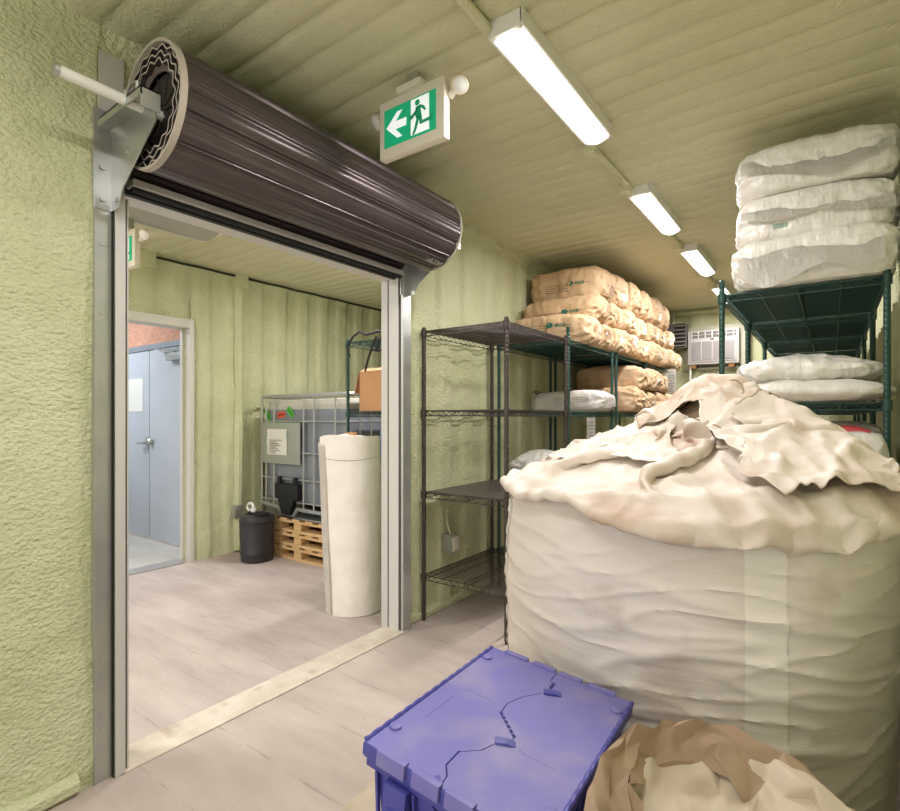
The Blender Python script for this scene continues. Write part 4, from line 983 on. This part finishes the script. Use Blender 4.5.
flap_cloth('mouth_flap', [(.0, .14, .06), (.48, .24, .06), (.58, -.14, .03), (.30, -.44, 0)], 50, 1.22, .045, M_fibct, 3, 150, .5)
flap_cloth('mouth_flap', [(-.14, .20, .0), (.24, .34, .03), (.16, .06, .02), (-.12, -.02, .0)], 40, 1.42, .045, M_fibcs, 8, 150, .45)
flap_cloth('mouth_flap', [(-.40, .18, .0), (-.05, .12, .0), (-.02, -.30, .0), (-.40, -.20, .0)], 46, 1.25, .030, M_fibct, 15, 150, .5)

# ---------------------------------------------------------------- blue tote
def tote():
    t = thing('plastic_tote', 'blue plastic attached-lid tote with a scuffed lid, in the foreground', 'tote', (-.582, 1.035, .586), (0, math.radians(6.1), math.radians(2.0)))
    W, L, Hh = .385, .53, .30
    hx, hy = W / 2, L / 2
    bm = NB(); tp = .90
    z1, z0 = -.028, -Hh
    c = [bm.verts.new(p) for p in ((-hx * .95, -hy * .96, z1), (hx * .95, -hy * .96, z1), (hx * .95, hy * .96, z1), (-hx * .95, hy * .96, z1), (-hx * tp * .92, -hy * tp * .95, z0), (hx * tp * .92, -hy * tp * .95, z0), (hx * tp * .92, hy * tp * .95, z0), (-hx * tp * .92, hy * tp * .95, z0))]
    for q in ((3, 2, 1, 0), (4, 5, 6, 7), (0, 1, 5, 4), (1, 2, 6, 5), (2, 3, 7, 6), (3, 0, 4, 7)): bm.faces.new([c[i] for i in q])
    bmesh.ops.bevel(bm, geom=[e for e in bm.edges if abs(e.verts[0].co.z - e.verts[1].co.z) > .1], offset=.018, segments=3, affect='EDGES')
    body_ = obj('tote_body', bm, M_blue, t)
    # vertical ribs on all four sides, rim band
    bm = NB()
    for s in (-1, 1):
        for y in np.linspace(-hy * .8, hy * .8, 9):
            x1 = s * hx * .95; x0 = s * hx * tp * .92
            prism(bm, [(x1, z1 - .02), (x1 + s * .008, z1 - .02), (x0 + s * .006, z0 + .04), (x0, z0 + .02)], .007, Matrix.Translation((0, y, 0)))
    for s in (-1, 1):
        for x in np.linspace(-hx * .85, hx * .85, 8):
            ya = s * hy * .96; yb = s * hy * tp * .95
            v = [bm.verts.new(p) for p in ((x, ya, z1 - .02), (x + .006, ya, z1 - .02), (x + .006, ya + s * .010, z1 - .02), (x, ya + s * .010, z1 - .02), (x, yb, z0 + .02), (x + .006, yb, z0 + .02), (x + .006, yb + s * .005, z0 + .03), (x, yb + s * .005, z0 + .03))]
            for q in ((3, 2, 1, 0), (4, 5, 6, 7), (0, 1, 5, 4), (1, 2, 6, 5), (2, 3, 7, 6), (3, 0, 4, 7)): bm.faces.new([v[i] for i in q])
    bmesh.ops.recalc_face_normals(bm, faces=bm.faces[:]); obj('side_ribs', bm, M_blue, body_, smooth=False)
    bm = NB(); 
    for (a, b, c_, d) in ((-hx * .99, hx * .99, -hy * .985, -hy * .93), (-hx * .99, hx * .99, hy * .93, hy * .985), (-hx * .99, -hx * .93, -hy * .93, hy * .93), (hx * .93, hx * .99, -hy * .93, hy * .93)): box(bm, a, b, c_, d, -.050, -.022, .003)
    obj('rim_band', bm, M_blue, body_)
    for x in (-.13, .04):
        bm = NB(); box(bm, x, x + .055, -hy - .012, -hy + .01, -.13, -.045, .004); box(bm, x + .01, x + .045, -hy - .016, -hy - .010, -.12, -.09, .003)
        obj('lock_lug', bm, M_blue, body_)
    # two interlocking lid leaves: zigzag meeting line across the middle
    zz = [(-hx * 1.0, -.065), (-.125, -.065), (-.115, -.10), (-.06, -.055), (.0, -.045), (.02, -.005), (.05, .03), (.06, .085), (.085, .11), (.10, .115), (.115, .155), (hx, .155)]
    # seam runs from the left side to the right side in x; each leaf is extruded 5 mm
    def leaf(pts, name):
        bm = NB(); a = [bm.verts.new((x, y, 0)) for x, y in pts]; b = [bm.verts.new((x, y, -.006)) for x, y in pts]
        n = len(a); bm.faces.new(a); bm.faces.new(b[::-1])
        for i in range(n): bm.faces.new((b[i], b[(i + 1) % n], a[(i + 1) % n], a[i]))
        bmesh.ops.recalc_face_normals(bm, faces=bm.faces[:]); return bm
    M = 1.0
    ys = hy * 1.0; xs = hx * 1.0
    seam = [(-.009, -ys), (-.013, -.236), (-.031, -.212), (-.033, -.164), (.0, -.13), (.010, -.098), (.034, -.075), (.034, -.052), (-.03, .006), (-.036, .049), (-.02, .10), (.005, .14), (.018, .16), (.014, .205), (.002, .215), (.0, ys)]
    g = .0012
    left = [(-xs, -ys)] + [(x - g, y) for x, y in seam] + [(-xs, ys)]
    right = [(x + g, y) for x, y in seam] + [(xs, ys), (xs, -ys)]
    l1 = obj('lid_leaf', leaf(left[:], 'l'), M_bluel, t, smooth=False); l2 = obj('lid_leaf', leaf(right, 'r'), M_bluel, t, smooth=False)
    # long hinge rims on both long sides
    for s, lf in ((-1, l1), (1, l2)):
        bm = NB(); x = s * hx
        pts = [(x + s * .004, y, -.002 + .0035 * abs(math.sin(y * 90)) ) for y in np.linspace(-hy * .98, hy * .98, 90)]
        tube(bm, pts, .0052, 8); obj('hinge_bead', bm, M_blue, lf)
        bm = NB(); box(bm, min(x, x + s * .006), max(x, x + s * .006), -hy, hy, -.028, -.004); obj('lid_side', bm, M_blue, lf, smooth=False)
        for y in (-.19, .20):
            bm = NB(); lathe(bm, [(.013, 0), (.0125, .005), (.009, .007)], 16, Matrix.Translation((x - s * .016, y, 0))); obj('rivet_boss', bm, M_bluel, lf)
    # raised corner tabs along the two short ends, shallow square recess bosses at the meeting line
    for y, s in ((hy, 1), (-hy, -1)):
        for (a, b) in ((-.155, -.085), (-.068, -.005), (.008, .068), (.086, .156)):
            bm = NB(); box(bm, a, b, y - .010, y + .006, -.026, .006, .003); obj('end_tab', bm, M_bluel, l1 if b < 0 else l2)
        bm = NB(); box(bm, -hx, hx, min(y, y + s * .003), max(y, y + s * .003), -.028, -.002, .001); obj('lid_end', bm, M_blue, t)
    def boss(x, y, a):
        bm = NB(); R = Matrix.Translation((x, y, 0)) @ Matrix.Rotation(a, 4, 'Z')
        box(bm, -.014, .014, -.010, .010, -.002, .006, .002, R); prism(bm, [(.012, .006), (.030, .0005), (.012, .0005)], .02, R @ Matrix.Translation((0, -.01, 0))); return obj('lid_catch', bm, M_blue, t)
    boss(.020, -.082, .5); boss(.024, .158, .5)
    bm = NB()
    for k in range(6): 
        p = Vector((.030, -.046, 0)).lerp(Vector((-.028, .006, 0)), k / 5); box(bm, -.0035, .0035, -.005, .005, -.001, .0012, 0, Matrix.Translation(p) @ Matrix.Rotation(.85, 4, 'Z'))
    obj('zigzag_slots', bm, mat('dark blue slot', '#20277a', .6), t, smooth=False); bm = NB()
    box(bm, -.004, .004, -.004, .022, -.001, .0012, 0, Matrix.Translation((.017, .185, 0)) @ Matrix.Rotation(.1, 4, 'Z'))
    obj('zigzag_slots', bm, mat('dark blue slot', '#20277a', .6), t, smooth=False); bm = NB()
    tube(bm, [(-.013, -.236, .0008), (-.031, -.212, .0008), (-.033, -.164, .0008)], .0016, 5)
    obj('zigzag_slots', bm, mat('dark blue slot', '#20277a', .6), t, smooth=False)
    for (a, b, c_, d) in ((.061, .063, -.081, -.052), (.066, .14, -.083, -.081), (-.136, -.06, .033, .035), (-.15, -.148, -.12, .0)):
        bm = NB(); box(bm, a, b, c_, d, 0, .0007); obj('lid_ridge', bm, M_bluel, t, smooth=False)
    for (x, y) in ((-.024, -.250),):
        bm = NB(); lathe(bm, [(.006, 0), (.006, .0012), (.003, .0016)], 12, Matrix.Translation((x, y, 0))); obj('rivet', bm, M_blue, t)
    return t
tote()
sack('filled_sack', 'low beige sack lying underneath the blue tote', (-.765, .97, 0), .60, .66, .285, 401, M_beigep, None, 'block', (0, math.radians(4), .1), n=(60, 50, 20), wr=1.6)
sack('paper_sack', 'small crumpled beige sack on the floor between the rack leg and bulk bag', (-1.22, 2.64, 0), .30, .26, .21, 403, M_beigep, None, 'block', (0, 0, .6), wr=1.8)

# ---------------------------------------------------------------- brown paper sack with crumpled open mouth, bottom right
t = thing('open_paper_sack', 'open brown paper sack with crumpled mouth beside the blue tote', 'sack', (-.105, .925, 0))
SR = .262; SZ = .50
bm = NB()
def sb(u, v):
    a = u * 2 * PI; z = v * SZ; r = SR * (1 - .10 * (1 - v) ** 2) + .012 * fbm(math.cos(a) * 2, math.sin(a) * 2, z * 4, 3) + .006 * ridge(math.cos(a) * 4, math.sin(a) * 4, z * 9)
    return (r * math.cos(a), r * math.sin(a), z)
vs = grid(bm, 90, 40, sb, True); bm.faces.new([vs[i][0] for i in range(90)][::-1]); obj('sack_body', bm, M_brownp, t)
def facets(bm, nu, nv, base, jit, seed, closed, cuts=2):
    r = rnd(seed); J = {}
    net = [[Vector(base(i / nu, j / nv)) + (Vector((r.uniform(-1, 1), r.uniform(-1, 1), r.uniform(-1, 1))) * jit * (.3 if j == 0 else 1)) for j in range(nv + 1)] for i in range(nu + (0 if closed else 1))]
    V = [[bm.verts.new(p) for p in row] for row in net]
    for i in range(nu):
        a = V[i]; b = V[(i + 1) % len(V)]
        for j in range(nv):
            if r.random() < .5: bm.faces.new((a[j], b[j], b[j + 1])); bm.faces.new((a[j], b[j + 1], a[j + 1]))
            else: bm.faces.new((a[j], b[j], a[j + 1])); bm.faces.new((b[j], b[j + 1], a[j + 1]))
    for c in range(cuts):
        es = bm.edges[:]; bmesh.ops.subdivide_edges(bm, edges=es, cuts=1, use_grid_fill=True, fractal=.0)
        amp = jit * .16 / (c + 1)
        for v in bm.verts: v.co += Vector((noise.noise(v.co * 23 + Vector((seed, 0, c * 9))), noise.noise(v.co * 23 + Vector((0, seed, c * 9 + 4))), noise.noise(v.co * 23 + Vector((5, seed, c * 9))))) * amp
    bmesh.ops.smooth_vert(bm, verts=bm.verts[:], factor=.35, use_axis_x=True, use_axis_y=True, use_axis_z=True)
def collar(u, v):
    a = u * 2 * PI
    back = max(0, math.sin(a - .25)); lef = max(0, math.cos(a - 2.6))
    Hc = .055 + .075 * back + .06 * lef
    if v < .55:
        k = v / .55; r = SR + .01 - .03 * k + .015 * math.sin(a * 5); z = SZ - .01 + Hc * k
    else:
        k = (v - .55) / .45; r = SR - .02 - (.055 + .03 * math.sin(a * 4 + 1)) * k; z = SZ - .01 + Hc * (1 - .5 * k) + .02 * math.sin(a * 7) * k
    return (r * math.cos(a), r * math.sin(a), z)
bm = NB(); facets(bm, 46, 9, collar, .013, 12, True); o = obj('sack_mouth', bm, M_brownp, t); o.data.set_sharp_from_angle(angle=math.radians(32))
def liner(u, v):
    a = u * 2 * PI; r = lerp(.235, .02, v)
    z = SZ + .055 + .045 * max(0, math.sin(a - .25)) * (1 - v) + .03 * math.sin(v * 5 + a) 
    return (r * math.cos(a) - .01, r * math.sin(a) + .0, z)
bm = NB(); facets(bm, 34, 9, liner, .015, 33, True); o = obj('plastic_liner', bm, M_beigep, t); o.data.set_sharp_from_angle(angle=math.radians(45))
